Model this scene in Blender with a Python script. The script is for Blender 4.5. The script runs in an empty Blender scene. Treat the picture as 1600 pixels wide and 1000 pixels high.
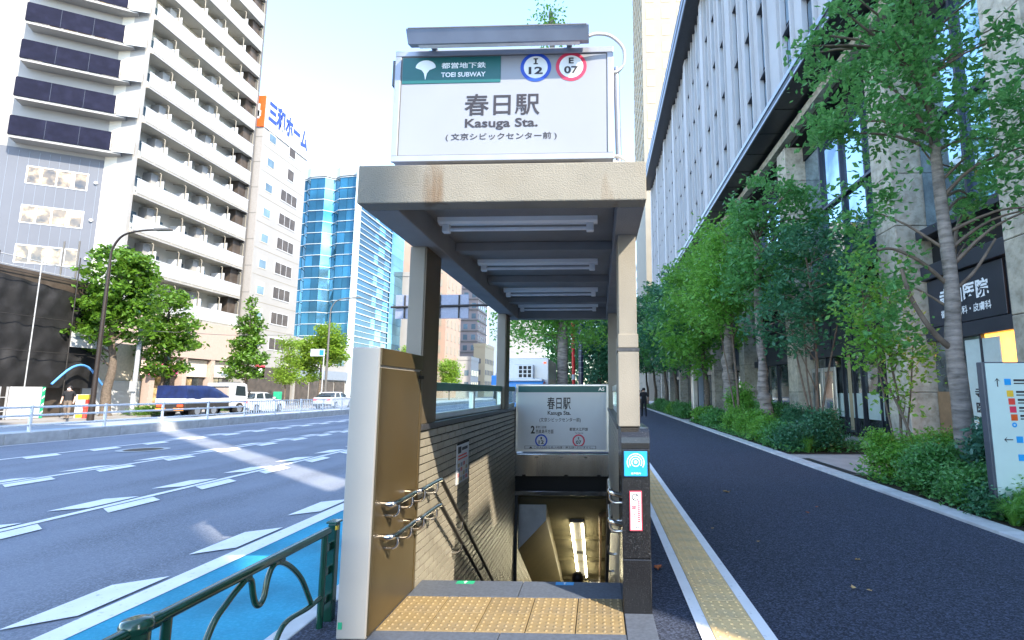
import bpy, bmesh, math, random
import numpy as np
from mathutils import Vector, Matrix
R = math.radians
random.seed(7)
scene = bpy.context.scene
col = scene.collection

# ---------------------------------------------------------------- camera
cam_d = bpy.data.cameras.new('camera')
cam = bpy.data.objects.new('camera', cam_d); col.objects.link(cam)
cam.location = (0, 0, 1.5)
cam.rotation_euler = (R(90 + 7.7776), 0, R(2.076))
cam_d.sensor_width = 36; cam_d.lens = 820 / 1600 * 36
cam_d.shift_x = -(905 - 800) / 1600
cam_d.clip_start = 0.05; cam_d.clip_end = 3000
scene.camera = cam

# ---------------------------------------------------------------- world, sun, exposure
SUN_TO = Vector((0.86, -0.80, 1.0)).normalized()          # towards the sun
elev = math.asin(SUN_TO.z); azim = math.atan2(SUN_TO.x, SUN_TO.y)
w = bpy.data.worlds.new('World'); scene.world = w; w.use_nodes = True
nt = w.node_tree; nt.nodes.clear()
sky = nt.nodes.new('ShaderNodeTexSky'); sky.sky_type = 'NISHITA'; sky.sun_disc = False
sky.sun_elevation = elev; sky.sun_rotation = azim; sky.altitude = 0
sky.air_density = 1.0; sky.dust_density = .5; sky.ozone_density = 1.0
bg = nt.nodes.new('ShaderNodeBackground'); bg.inputs['Strength'].default_value = 0.15
wo = nt.nodes.new('ShaderNodeOutputWorld')
nt.links.new(sky.outputs[0], bg.inputs[0]); nt.links.new(bg.outputs[0], wo.inputs[0])
sd = bpy.data.lights.new('sun', 'SUN'); sd.energy = 2.0; sd.angle = R(0.5); sd.color = (1.0, 0.90, 0.74)
sun = bpy.data.objects.new('sun', sd); col.objects.link(sun)
sun.rotation_euler = (-SUN_TO).to_track_quat('-Z', 'Y').to_euler(); sun.location = (30, -30, 60)
scene.view_settings.view_transform = 'Standard'; scene.view_settings.look = 'None'
scene.view_settings.gamma = 1.0; scene.view_settings.use_curve_mapping = False
scene.view_settings.exposure = 2.45
scene.render.engine = 'CYCLES'
scene.cycles.use_denoising = True
scene.cycles.max_bounces = 6; scene.cycles.transparent_max_bounces = 16

# ---------------------------------------------------------------- helpers
class MB:
    def __init__(s): s.v = []; s.f = []; s.sm = []
    def add(s, vs, fs, smooth=False):
        n = len(s.v); s.v += [tuple(v) for v in vs]
        s.f += [tuple(i + n for i in f) for f in fs]; s.sm += [smooth] * len(fs); return s
    def box(s, x0, x1, y0, y1, z0, z1):
        return s.add([(x0,y0,z0),(x1,y0,z0),(x1,y1,z0),(x0,y1,z0),(x0,y0,z1),(x1,y0,z1),(x1,y1,z1),(x0,y1,z1)],
            [(0,3,2,1),(4,5,6,7),(0,1,5,4),(1,2,6,5),(2,3,7,6),(3,0,4,7)])
    def bbox(s, x0, x1, y0, y1, z0, z1, b):           # box with chamfered edges
        bm = bmesh.new(); bmesh.ops.create_cube(bm, size=1)
        for v in bm.verts: v.co = Vector(((x0+x1)/2+v.co.x*(x1-x0), (y0+y1)/2+v.co.y*(y1-y0), (z0+z1)/2+v.co.z*(z1-z0)))
        bmesh.ops.bevel(bm, geom=bm.edges[:], offset=b, segments=2, affect='EDGES', profile=0.5)
        return s.frombm(bm)
    def frombm(s, bm, smooth=False):
        bm.verts.index_update()
        s.add([v.co[:] for v in bm.verts], [[v.index for v in f.verts] for f in bm.faces], smooth); bm.free(); return s
    def quad(s, a, b, c, d): return s.add([a,b,c,d], [(0,1,2,3)])
    def prism(s, poly, axis, a, b):                    # polygon swept along an axis; poly in the two other axes
        n = len(poly)
        def P(p, t):
            return {'x': (t,p[0],p[1]), 'y': (p[0],t,p[1]), 'z': (p[0],p[1],t)}[axis]
        vs = [P(p,a) for p in poly] + [P(p,b) for p in poly]
        return s.add(vs, [tuple(range(n)), tuple(range(2*n-1,n-1,-1))] + [(i,(i+1)%n,n+(i+1)%n,n+i) for i in range(n)])
    def tube(s, pts, r, seg=8, cap=True):
        pts = [Vector(p) for p in pts]; n = len(pts)
        rs = r if isinstance(r, (list,tuple)) else [r]*n
        vs = []; prev = None
        for i,p in enumerate(pts):
            d = (pts[min(i+1,n-1)]-pts[max(i-1,0)]).normalized()
            if prev is None:
                u = d.cross(Vector((0,0,1)))
                if u.length < .05: u = d.cross(Vector((1,0,0)))
            else: u = prev - d*prev.dot(d)
            u.normalize(); prev = u; q = d.cross(u)
            for k in range(seg):
                a = 2*math.pi*k/seg; vs.append(p+(u*math.cos(a)+q*math.sin(a))*rs[i])
        fs = [(i*seg+k,i*seg+(k+1)%seg,(i+1)*seg+(k+1)%seg,(i+1)*seg+k) for i in range(n-1) for k in range(seg)]
        s.add(vs, fs, True)
        if cap:
            s.add([vs[k] for k in range(seg)], [tuple(range(seg-1,-1,-1))]); s.add([vs[(n-1)*seg+k] for k in range(seg)], [tuple(range(seg))])
        return s
    def lathe(s, prof, seg=12, c=(0,0,0)):
        vs = [(c[0]+r*math.cos(2*math.pi*k/seg), c[1]+r*math.sin(2*math.pi*k/seg), c[2]+z) for r,z in prof for k in range(seg)]
        fs = [(i*seg+k,i*seg+(k+1)%seg,(i+1)*seg+(k+1)%seg,(i+1)*seg+k) for i in range(len(prof)-1) for k in range(seg)]
        return s.add(vs, fs, True)
    def disc(s, c, r, axis='y', seg=28, r0=0.0):       # flat disc / ring facing -axis
        vs = []; 
        for rr in ((r0, r) if r0 else (r,)):
            for k in range(seg):
                a = 2*math.pi*k/seg; p, q = rr*math.cos(a), rr*math.sin(a)
                vs.append((c[0]+p,c[1],c[2]+q) if axis=='y' else ((c[0]+p,c[1]+q,c[2]) if axis=='z' else (c[0],c[1]+p,c[2]+q)))
        if r0: return s.add(vs, [(k,(k+1)%seg,seg+(k+1)%seg,seg+k) for k in range(seg)])
        return s.add(vs, [tuple(range(seg))])
    def mesh(s, name):
        m = bpy.data.meshes.new(name); m.from_pydata(s.v, [], s.f)
        m.polygons.foreach_set('use_smooth', s.sm); m.update(); return m

WL = {}                                               # world location of every object (unrotated parents)
def link(name, data, mat=None, parent=None, loc=(0,0,0), rotz=0.0, local=False):
    o = bpy.data.objects.new(name, data); col.objects.link(o)
    loc = Vector(loc)
    if mat is not None and data is not None and not data.materials: data.materials.append(M[mat] if isinstance(mat,str) else mat)
    if parent is not None:
        o.parent = parent
        o.location = loc if local else loc - WL.get(parent, Vector((0,0,0)))
    else: o.location = loc
    o.rotation_euler = (0,0,rotz); WL[o] = loc
    return o
def part(name, mb, mat, parent, loc=(0,0,0), rotz=0.0, local=False):
    return link(name, mb.mesh(name) if isinstance(mb, MB) else mb, mat, parent, loc, rotz, local)
def tag(o, label, cat, group=None):
    o['label'] = label; o['category'] = cat
    if group: o['group'] = group
    return o
def thing(name, label, cat, loc=(0,0,0), rotz=0.0, group=None):
    return tag(link(name, None, None, None, loc, rotz), label, cat, group)
def struct(name, mb, mat):
    o = link(name, mb.mesh(name), mat); o['kind'] = 'structure'; return o
def copy_tree(o, parent=None):
    c = o.copy(); col.objects.link(c)
    if parent: c.parent = parent
    WL[c] = WL.get(o, Vector((0,0,0)))
    for ch in list(o.children): copy_tree(ch, c)
    return c
def smooth_path(pts, n=6):
    pts = [Vector(p) for p in pts]; out = []
    for i in range(len(pts)-1):
        p0,p1,p2,p3 = pts[max(i-1,0)],pts[i],pts[i+1],pts[min(i+2,len(pts)-1)]
        for k in range(n):
            t = k/n; out.append(.5*((2*p1)+(p2-p0)*t+(2*p0-5*p1+4*p2-p3)*t*t+(3*p1-p0-3*p2+p3)*t**3))
    out.append(pts[-1]); return out

# ---------------------------------------------------------------- materials
M = {}
def mat(name, c, rough=.6, metal=0., var=.12, scale=6., bump=0., bscale=60., spec=.5, coat=0., c2=None, c2s=2., c2t=(.45,.65), rnd=0., stretch=None, emit=None, es=0., stain=None):
    m = bpy.data.materials.new(name); m.use_nodes = True; n = m.node_tree; N = n.nodes; L = n.links
    b = N['Principled BSDF']; tc = N.new('ShaderNodeTexCoord')
    b.inputs['Roughness'].default_value = rough; b.inputs['Metallic'].default_value = metal
    b.inputs['Specular IOR Level'].default_value = spec; b.inputs['Coat Weight'].default_value = coat
    co = tc.outputs['Object']
    if stretch:
        mp = N.new('ShaderNodeMapping'); mp.inputs['Scale'].default_value = stretch; L.new(co, mp.inputs[0]); co = mp.outputs[0]
    rgb = N.new('ShaderNodeRGB'); rgb.outputs[0].default_value = (*c, 1); cur = rgb.outputs[0]
    if c2:
        nz = N.new('ShaderNodeTexNoise'); nz.inputs['Scale'].default_value = c2s; nz.inputs['Detail'].default_value = 6; L.new(co, nz.inputs[0])
        rp = N.new('ShaderNodeMapRange'); rp.inputs[1].default_value = c2t[0]; rp.inputs[2].default_value = c2t[1]; L.new(nz.outputs[0], rp.inputs[0])
        mx = N.new('ShaderNodeMix'); mx.data_type = 'RGBA'; L.new(rp.outputs[0], mx.inputs[0]); L.new(cur, mx.inputs[6]); mx.inputs[7].default_value = (*c2, 1); cur = mx.outputs[2]
    if stain:
        mp = N.new('ShaderNodeMapping'); mp.inputs['Scale'].default_value = stain[1]; L.new(tc.outputs['Object'], mp.inputs[0])
        nz = N.new('ShaderNodeTexNoise'); nz.inputs['Scale'].default_value = 1; nz.inputs['Detail'].default_value = 5; L.new(mp.outputs[0], nz.inputs[0])
        rp = N.new('ShaderNodeMapRange'); rp.inputs[1].default_value = stain[2]; rp.inputs[2].default_value = stain[3]; rp.inputs[4].default_value = .85; L.new(nz.outputs[0], rp.inputs[0])
        mx = N.new('ShaderNodeMix'); mx.data_type = 'RGBA'; L.new(rp.outputs[0], mx.inputs[0]); L.new(cur, mx.inputs[6]); mx.inputs[7].default_value = (*stain[0], 1); cur = mx.outputs[2]
    hs = N.new('ShaderNodeHueSaturation'); L.new(cur, hs.inputs['Color'])
    nz = N.new('ShaderNodeTexNoise'); nz.inputs['Scale'].default_value = scale; nz.inputs['Detail'].default_value = 8; L.new(co, nz.inputs[0])
    mr = N.new('ShaderNodeMapRange'); mr.inputs[1].default_value = .3; mr.inputs[2].default_value = .7
    mr.inputs[3].default_value = 1-var; mr.inputs[4].default_value = 1+var; L.new(nz.outputs[0], mr.inputs[0])
    val = mr.outputs[0]
    if rnd:
        oi = N.new('ShaderNodeObjectInfo'); m2 = N.new('ShaderNodeMapRange'); m2.inputs[3].default_value = 1-rnd; m2.inputs[4].default_value = 1+rnd
        L.new(oi.outputs['Random'], m2.inputs[0]); mu = N.new('ShaderNodeMath'); mu.operation = 'MULTIPLY'; L.new(val, mu.inputs[0]); L.new(m2.outputs[0], mu.inputs[1]); val = mu.outputs[0]
    L.new(val, hs.inputs['Value']); L.new(hs.outputs[0], b.inputs['Base Color'])
    if bump:
        nb = N.new('ShaderNodeTexNoise'); nb.inputs['Scale'].default_value = bscale; nb.inputs['Detail'].default_value = 4; L.new(co, nb.inputs[0])
        bp = N.new('ShaderNodeBump'); bp.inputs['Strength'].default_value = bump; bp.inputs['Distance'].default_value = .02
        L.new(nb.outputs[0], bp.inputs['Height']); L.new(bp.outputs[0], b.inputs['Normal'])
    if emit: b.inputs['Emission Color'].default_value = (*emit,1); b.inputs['Emission Strength'].default_value = es
    M[name] = m; return m
def glass(name, tint=(.8,.95,.95), a=.8):
    m = bpy.data.materials.new(name); m.use_nodes = True; n = m.node_tree; n.nodes.clear(); N = n.nodes
    o = N.new('ShaderNodeOutputMaterial'); t = N.new('ShaderNodeBsdfTransparent'); t.inputs[0].default_value = (*tint,1)
    g = N.new('ShaderNodeBsdfGlossy'); g.inputs['Roughness'].default_value = .03
    f = N.new('ShaderNodeValue'); f.outputs[0].default_value = .10
    x = N.new('ShaderNodeMixShader'); n.links.new(f.outputs[0], x.inputs[0]); n.links.new(t.outputs[0], x.inputs[1]); n.links.new(g.outputs[0], x.inputs[2]); n.links.new(x.outputs[0], o.inputs[0])
    M[name] = m
def leafmat(name, c1, c2, trans=.45, rnd=.15):
    m = bpy.data.materials.new(name); m.use_nodes = True; n = m.node_tree; n.nodes.clear(); N = n.nodes; L = n.links
    o = N.new('ShaderNodeOutputMaterial'); tc = N.new('ShaderNodeTexCoord'); nz = N.new('ShaderNodeTexNoise'); nz.inputs['Scale'].default_value = 16; nz.inputs['Detail'].default_value = 6; nz.inputs['Roughness'].default_value = .75
    L.new(tc.outputs['Object'], nz.inputs[0])
    rp = N.new('ShaderNodeMapRange'); rp.inputs[1].default_value = .36; rp.inputs[2].default_value = .64; L.new(nz.outputs[0], rp.inputs[0])
    mx = N.new('ShaderNodeMix'); mx.data_type = 'RGBA'; mx.inputs[6].default_value = (*c1,1); mx.inputs[7].default_value = (*c2,1); L.new(rp.outputs[0], mx.inputs[0])
    p = N.new('ShaderNodeBsdfPrincipled'); p.inputs['Roughness'].default_value = .33; p.inputs['Specular IOR Level'].default_value = .55
    t = N.new('ShaderNodeBsdfTranslucent'); x = N.new('ShaderNodeMixShader'); x.inputs[0].default_value = trans
    tc2 = N.new('ShaderNodeHueSaturation'); tc2.inputs['Value'].default_value = 1.5; tc2.inputs['Hue'].default_value = .485; L.new(mx.outputs[2], tc2.inputs['Color'])
    L.new(mx.outputs[2], p.inputs['Base Color']); L.new(tc2.outputs[0], t.inputs[0]); L.new(p.outputs[0], x.inputs[1]); L.new(t.outputs[0], x.inputs[2]); L.new(x.outputs[0], o.inputs[0])
    M[name] = m
def asphalt(name, c, speck, rough=.85, sc=140., crack=False):
    m = mat(name, c, rough, var=.22, scale=.35, bump=.6, bscale=220, stain=(tuple(k*.62 for k in c),(1.1,.045,1.),.45,.75))
    n = m.node_tree; N = n.nodes; L = n.links; b = N['Principled BSDF']; old = b.inputs['Base Color'].links[0].from_socket
    tc = N.new('ShaderNodeTexCoord'); vo = N.new('ShaderNodeTexVoronoi'); vo.inputs['Scale'].default_value = sc; L.new(tc.outputs['Object'], vo.inputs[0])
    sep = N.new('ShaderNodeSeparateColor'); L.new(vo.outputs['Color'], sep.inputs[0])
    mr = N.new('ShaderNodeMapRange'); mr.inputs[1].default_value = .35; mr.inputs[2].default_value = 1.0; mr.inputs[3].default_value = 0; mr.inputs[4].default_value = .75; L.new(sep.outputs[0], mr.inputs[0])
    mx = N.new('ShaderNodeMix'); mx.data_type = 'RGBA'; L.new(mr.outputs[0], mx.inputs[0]); L.new(old, mx.inputs[6]); mx.inputs[7].default_value = (*speck,1)
    L.new(mx.outputs[2], b.inputs['Base Color'])
    return m

asphalt('road_asphalt', (.215,.24,.295), (.32,.35,.41), sc=80)
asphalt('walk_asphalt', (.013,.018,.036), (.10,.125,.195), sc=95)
mat('blue_lane', (.012,.29,.43), .8, var=.3, scale=1.3, bump=.4, bscale=200, c2=(.03,.33,.50), c2s=40)
mat('road_paint', (.86,.86,.86), .7, var=.06, scale=3, bump=.25, bscale=160, c2=(.55,.56,.58), c2s=22, c2t=(.62,.75))
mat('kerb_stone', (.52,.53,.53), .85, var=.15, scale=5, bump=.3, bscale=120, rnd=.08)
mat('pale_paving', (.40,.38,.36), .8, var=.12, scale=2, bump=.2, bscale=90)
mat('service_road', (.27,.30,.34), .85, var=.1, scale=.6, bump=.2, bscale=80)
mat('far_walk', (.27,.255,.24), .85, var=.12, scale=.8)
mat('ground_mat', (.20,.20,.20), .9, var=.2, scale=.2)
mat('soil', (.035,.028,.02), .95, var=.4, scale=14, bump=.8, bscale=40)
mat('yellow_tile', (.25,.18,.085), .65, var=.12, scale=14, bump=.15, bscale=150, c2=(.22,.165,.09), c2s=5, rnd=.07)
mat('grey_granite', (.085,.10,.13), .55, var=.2, scale=45, bump=.05)
mat('black_granite', (.010,.010,.011), .22, var=.9, scale=160, c2=(.10,.10,.10), c2s=190, c2t=(.62,.70), spec=.6)
mat('concrete_cream', (.25,.228,.185), .8, var=.10, scale=3, bump=.4, bscale=110, c2=(.25,.215,.16), c2s=2.2, c2t=(.55,.8), stain=((.15,.09,.045),(5.,3.,.8),.60,.70))
mat('ceiling_paint', (.25,.245,.245), .85, var=.10, scale=3, bump=.4, bscale=110)
mat('dark_brown', (.10,.075,.045), .5, var=.12, scale=4)
mat('post_cream', (.255,.23,.19), .75, var=.06, scale=4, bump=.15, bscale=140)
mat('panel_beige', (.36,.34,.31), .38, var=.04, scale=2, bump=.02)
mat('panel_gold', (.10,.074,.037), .36, metal=.35, var=.07, scale=3, c2=(.105,.074,.032), c2s=1.4)
mat('dark_gap', (.012,.011,.010), .7)
mat('dark_stone', (.045,.045,.05), .4, var=.3, scale=30)
mat('wall_tile', (.27,.245,.195), .33, var=.09, scale=9, bump=.18, bscale=45, rnd=.09, spec=.5)
mat('grout', (.02,.018,.015), .9)
mat('green_band', (.06,.20,.17), .4, var=.08)
mat('alu', (.62,.63,.64), .32, metal=.85, var=.06, scale=4)
mat('sign_grey', (.36,.375,.42), .4, metal=.3, var=.05)
mat('steel', (.46,.46,.47), .16, metal=1., var=.12, scale=2, bump=.25, bscale=1.2, stretch=(3,1,.3))
mat('chrome', (.72,.70,.67), .13, metal=1., var=.05)
mat('dark_rail', (.05,.045,.04), .35, metal=.3)
mat('board_white', (.62,.64,.68), .35, var=.03, scale=2, coat=.2)  # brighter copy of the sign white, lifted for boards standing in shade
mat('sign_white', (.29,.30,.33), .35, var=.03, scale=2, coat=.2)  # white darkened to suit the sunlit sign face
mat('sign_green', (.010,.115,.115), .4, var=.04)
mat('ink', (.03,.025,.03), .5)
mat('white_ink', (.82,.84,.85), .5)
mat('line_blue', (.015,.075,.50), .4); mat('line_red', (.66,.035,.09), .4)
mat('plate_blue', (.02,.32,.72), .35); mat('plate_red', (.72,.06,.10), .4)
mat('lamp_white', (.84,.85,.86), .4, var=.03); mat('tube_off', (.80,.82,.86), .25)
mat('tube_lit', (1,1,1), .4, emit=(1.0,.90,.60), es=5.)
mat('lamp_metal', (.30,.33,.40), .38, metal=.5, var=.08)
mat('conduit', (.68,.66,.62), .5)
mat('fence_green', (.006,.055,.032), .16, var=.15, scale=8, coat=.6)
mat('sticker_yellow', (.80,.50,.04), .5)
mat('tunnel_concrete', (.17,.15,.085), .8, var=.25, scale=2, bump=.4, bscale=30)
mat('tunnel_panel', (.12,.10,.05), .5, var=.12, scale=3)
mat('tunnel_white', (.62,.62,.62), .6)
mat('white_paint', (.58,.59,.60), .45, var=.04, scale=2, coat=.1)
mat('rail_white', (.85,.86,.87), .4, var=.04, scale=3)
mat('white_wall', (.32,.313,.30), .7, var=.04, scale=.5)
mat('balcony_wall', (.62,.59,.52), .75, var=.04, scale=.5)
mat('cream_wall', (.27,.245,.195), .75, var=.05, scale=.6)
mat('grey_siding', (.115,.125,.15), .6, var=.04, scale=.5)
mat('navy_panel', (.008,.009,.022), .75, spec=.12, var=.15, scale=2, c2=(.012,.013,.03), c2s=1.2)
mat('soffit_beige', (.50,.46,.38), .8, var=.05)
mat('grey_trim', (.12,.115,.11), .6)
mat('parapet_glass', (.42,.432,.43), .25, var=.05, scale=.4, rnd=.03)
mat('win_dark', (.03,.035,.04), .06, spec=1.0, var=.5, scale=.8)
mat('win_warm', (.10,.07,.035), .05, spec=1.0, var=.8, scale=1.2, c2=(.42,.30,.15), c2s=1.6, rnd=.4)
mat('win_sky', (.10,.16,.20), .05, spec=1.0, var=.4, scale=.6, rnd=.3)
mat('grey_tilewall', (.30,.285,.27), .7, var=.06)
mat('orange', (.60,.085,.008), .5); mat('letter_blue', (.02,.05,.36), .4)
mat('tower_glass', (.22,.46,.58), .06, metal=.8, var=.35, scale=.12, c2=(.02,.14,.24), c2s=.08, rnd=.35)
mat('tower_dark', (.02,.10,.16), .07, metal=.5, var=.4, scale=.2, rnd=.4)
mat('tower_white', (.50,.55,.58), .4, var=.05)
mat('brown_tile', (.36,.25,.19), .75, var=.06, scale=.4); mat('mauve_tile', (.22,.185,.185), .75, var=.06)
mat('pink_tile', (.42,.33,.28), .75, var=.05)
mat('bluegrey', (.22,.26,.32), .5, var=.05); mat('beige_block', (.42,.34,.22), .7, var=.05)
mat('fin_grey', (.48,.485,.50), .7, var=.08, scale=.5, bump=.1, bscale=30, rnd=.05)
mat('stone_pier', (.48,.44,.36), .8, var=.22, scale=2.5, bump=.5, bscale=24, c2=(.36,.32,.25), c2s=7, rnd=.08)
mat('cornice_dark', (.035,.038,.045), .4, metal=.3, var=.15); mat('cornice_edge', (.36,.40,.46), .35, metal=.4)
mat('metal_navy', (.05,.057,.075), .4, metal=.4, var=.1, scale=2)
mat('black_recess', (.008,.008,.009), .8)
mat('shop_glass', (.20,.24,.25), .04, metal=.6, spec=1.0, var=.5, scale=1.1, c2=(.03,.035,.035), c2s=1.7, rnd=.35)
mat('sky_glass', (.42,.58,.72), .03, metal=.9, var=.2, scale=.4, c2=(.12,.2,.28), c2s=.5, rnd=.25)
mat('frosted', (.50,.60,.58), .4, var=.06)
mat('warm_lit', (.8,.4,.1), .5, var=.6, scale=2.5, emit=(1.0,.42,.06), es=.9)
mat('brown_wood', (.24,.15,.08), .5, var=.15)
mat('board_mint', (.56,.70,.66), .3, var=.02, coat=.3); mat('board_edge', (.07,.08,.10), .4)
mat('bark_grey', (.25,.215,.19), .9, var=.4, scale=2.2, bump=1., bscale=9, c2=(.09,.075,.06), c2s=2.4, c2t=(.5,.75), stretch=(1.4,1.4,6))
mat('bark_brown', (.13,.10,.075), .9, var=.35, scale=12, bump=1., bscale=30)
mat('twig', (.16,.12,.09), .9, var=.3)
leafmat('leaf_shade', (.035,.165,.045), (.17,.42,.12), .4)
leafmat('leaf_deep', (.022,.10,.055), (.095,.27,.13), .35)
leafmat('leaf_fresh', (.06,.235,.035), (.25,.50,.085), .45)
leafmat('leaf_blue', (.035,.14,.10), (.12,.29,.19), .3)
leafmat('leaf_sun', (.035,.105,.010), (.16,.31,.030), .35)
leafmat('leaf_lime', (.15,.28,.025), (.24,.36,.05), .5)
leafmat('grass_blade', (.08,.26,.04), (.19,.42,.08), .4)
mat('path_tile', (.78,.54,.25), .65, var=.10, scale=14, bump=.15, bscale=150, c2=(.66,.48,.25), c2s=5, rnd=.06)  # yellow_tile copy in a brighter colour, making up for the sidewalk's shade
mat('net_black', (.007,.007,.008), .75, var=.4, scale=1.2, bump=.15, bscale=8, c2=(.016,.016,.018), c2s=1.6)
mat('tarp_blue', (.007,.018,.085), .45, var=.35, scale=3, bump=.6, bscale=5)
mat('truck_white', (.55,.57,.60), .25, coat=.5, var=.02); mat('tyre', (.018,.018,.018), .8); mat('rim', (.45,.46,.47), .3, metal=.8)
mat('chassis', (.025,.022,.02), .6); mat('tail_red', (.70,.05,.02), .2, emit=(1,.12,.02), es=.25); mat('tail_amber', (.85,.30,.03), .2)
mat('car_silver', (.62,.65,.69), .22, metal=.3, coat=.6, var=.02); mat('car_blue', (.04,.22,.50), .25, coat=.5, var=.02)
mat('car_glass', (.02,.03,.035), .04, spec=1.0)
mat('pipe_blue', (.10,.32,.72), .4); mat('stripe_blue', (.02,.12,.60), .5); mat('stripe_green', (.02,.36,.18), .5)
mat('poster_yellow', (.80,.58,.05), .5); mat('poster_red', (.72,.06,.04), .5)
mat('lamp_brown', (.022,.014,.010), .5); mat('pole_grey', (.38,.39,.40), .6, var=.1)
mat('pole_navy', (.025,.028,.06), .4, coat=.3); mat('pole_red', (.70,.03,.03), .4)
mat('signback', (.24,.26,.34), .45, metal=.3, var=.1); mat('road_sign_blue', (.03,.25,.70), .4)
mat('shop_pink', (.75,.05,.24), .5); mat('shop_red', (.65,.03,.06), .5); mat('shop_dark', (.07,.055,.045), .5, var=.4, scale=1.5); mat('awning', (.66,.58,.48), .7)
mat('skin', (.50,.31,.23), .5); mat('cloth_black', (.012,.012,.014), .9); mat('cloth_khaki', (.16,.12,.09), .9); mat('cloth_white', (.5,.54,.6), .9); mat('hair', (.012,.009,.008), .5); mat('cloth_navy', (.02,.025,.05), .9); mat('cloth_pink', (.55,.22,.22), .9)
mat('dead_leaf', (.42,.28,.12), .8, var=.2, rnd=.35); mat('dead_leaf_red', (.30,.09,.03), .8, var=.2, rnd=.3)
glass('clear_glass', (.86,.97,.96))
glass('shop_clear', (.55,.60,.60))
M['clear_glass'].use_backface_culling = False

def text_mesh(s, bold=0.0):
    c = bpy.data.curves.new('lettering', 'FONT'); c.body = s; c.size = 1.0; c.offset = bold; c.resolution_u = 3
    o = bpy.data.objects.new('lettering', c); col.objects.link(o)
    m = bpy.data.meshes.new_from_object(o.evaluated_get(bpy.context.evaluated_depsgraph_get()))
    bpy.data.objects.remove(o); bpy.data.curves.remove(c); return m
def lettering(s, x0, x1, z0, z1, plane, mat_, parent, face='-y', bold=.012, extrude=.0, name='lettering'):
    """text fitted to a box; face -y: (x,z) at y=plane; face +x: first axis is y, at x=plane; face -x: y reversed"""
    m = text_mesh(s, bold); n = len(m.vertices); a = np.empty(n*3, 'f'); m.vertices.foreach_get('co', a); a = a.reshape(-1,3)
    lo, hi = a.min(0), a.max(0); u = (a[:,0]-lo[0])/max(hi[0]-lo[0],1e-6); v = (a[:,1]-lo[1])/max(hi[1]-lo[1],1e-6)
    U = x0+(x1-x0)*u; V = z0+(z1-z0)*v; P = np.full(n, plane, 'f')
    a = np.stack([U,P,V],1) if face=='-y' else np.stack([P,U,V],1)
    m.vertices.foreach_set('co', a.astype('f').ravel()); m.materials.clear(); m.update()
    return link(name, m, mat_, parent)

# ================================================================ THE SETTING
HX0, HX1, HY0, HY1 = -1.60, 0.34, 4.40, 9.35            # the stair well cut through the ground
def holed(x0, x1, y0, y1, z, hx0=HX0, hx1=HX1, hy0=HY0, hy1=HY1):
    m = MB()
    for a,b,c,d in ((x0,hx0,y0,y1),(hx1,x1,y0,y1),(hx0,hx1,y0,hy0),(hx0,hx1,hy1,y1)):
        if b > a and d > c: m.quad((a,c,z),(b,c,z),(b,d,z),(a,d,z))
    return m
def sheet(x0,x1,y0,y1,z): return MB().quad((x0,y0,z),(x1,y0,z),(x1,y1,z),(x0,y1,z))
struct('ground', holed(-900,900,-300,1500,-.32), 'ground_mat')
struct('road', sheet(-18.45,-2.06,-40,420,-.15), 'road_asphalt')
struct('cycle_lane', sheet(-3.58,-2.20,-40,14.5,-.146), 'blue_lane')
struct('sidewalk', holed(-1.90,4.24,-25,420,-.004, hy0=4.2), 'walk_asphalt')
struct('plaza_paving', sheet(4.52,9.6,-25,420,-.002), 'pale_paving')
struct('service_road', sheet(-27.0,-18.95,-40,420,0.0), 'service_road')
struct('far_cycle_lane', sheet(-22.3,-20.3,-40,60,0.004), mat('faded_blue', (.36,.48,.60), .85, var=.15, scale=1.2, c2=(.42,.45,.48), c2s=1.2))
struct('far_sidewalk', MB().box(-45,-27.0,-40,420,-.2,.10), 'far_walk')

# painted lines: each line one object, its strokes are its children
def painted_line(name, x0, x1, y0, y1): return struct(name, sheet(x0,x1,y0,y1,-.142), 'road_paint')
painted_line('lane_line', -3.80,-3.58,-40,200)
painted_line('lane_line', -7.21,-7.08,-40,200)
painted_line('lane_line', -10.83,-10.70,-40,200)
painted_line('lane_line', -14.66,-14.53,-40,200)
painted_line('lane_line', -18.2,-18.07,-40,200)
def slow_mark(xo, xi, y):                                  # slanted slow-down mark beside a lane line
    struct('road_marking', MB().add([(xo,y,-.1385),(xi,y+.25,-.1385),(xi,y+1.09,-.1385),(xo,y+.86,-.1385)], [(0,1,2,3)]), 'road_paint')
for k in range(10): slow_mark(-4.17,-3.85,3.75-1.71+1.71*k)
for k in range(14): slow_mark(-7.63,-7.27,3.83+1.72*k); slow_mark(-6.71,-7.02,3.79+1.72*k)
for k in range(16): slow_mark(-11.16,-10.90,5.51+1.75*k); slow_mark(-10.28,-10.62,5.53+1.75*k)
for k in range(14): slow_mark(-14.06,-14.46,7.5+1.75*k)
for k in range(8): slow_mark(-15.02,-14.72,18.0+1.75*k)
# kerbs
kerb = struct('kerb', MB().box(-2.055,-1.905,-40,-6,-.3,.0).box(-2.055,-1.905,40,420,-.3,0), 'kerb_stone')
km = MB().bbox(-.075,.075,.004,.996,-.15,.0,.012).mesh('kerb_stone')
for k in range(46): part('kerb_stone', km, 'kerb_stone', kerb, (-1.98,-6+k,0))
ek = struct('edging', MB().box(4.245,4.515,-25,0,-.2,.03).box(4.245,4.515,60,420,-.2,.03), 'kerb_stone')
em = MB().bbox(-.135,.135,.003,.597,-.1,.03,.008).mesh('edging_stone')
for k in range(100): part('edging_stone', em, 'kerb_stone', ek, (4.38,.6*k,0))
mk = struct('median_kerb', MB().box(-18.95,-18.45,-40,10,-.3,.20).box(-18.95,-18.45,70,420,-.3,.20), 'kerb_stone')
mm = MB().bbox(-.25,.25,.006,1.994,-.3,.20,.02).mesh('median_stone')
for k in range(30): part('median_stone', mm, 'kerb_stone', mk, (-18.7,10+2*k,0))
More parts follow.
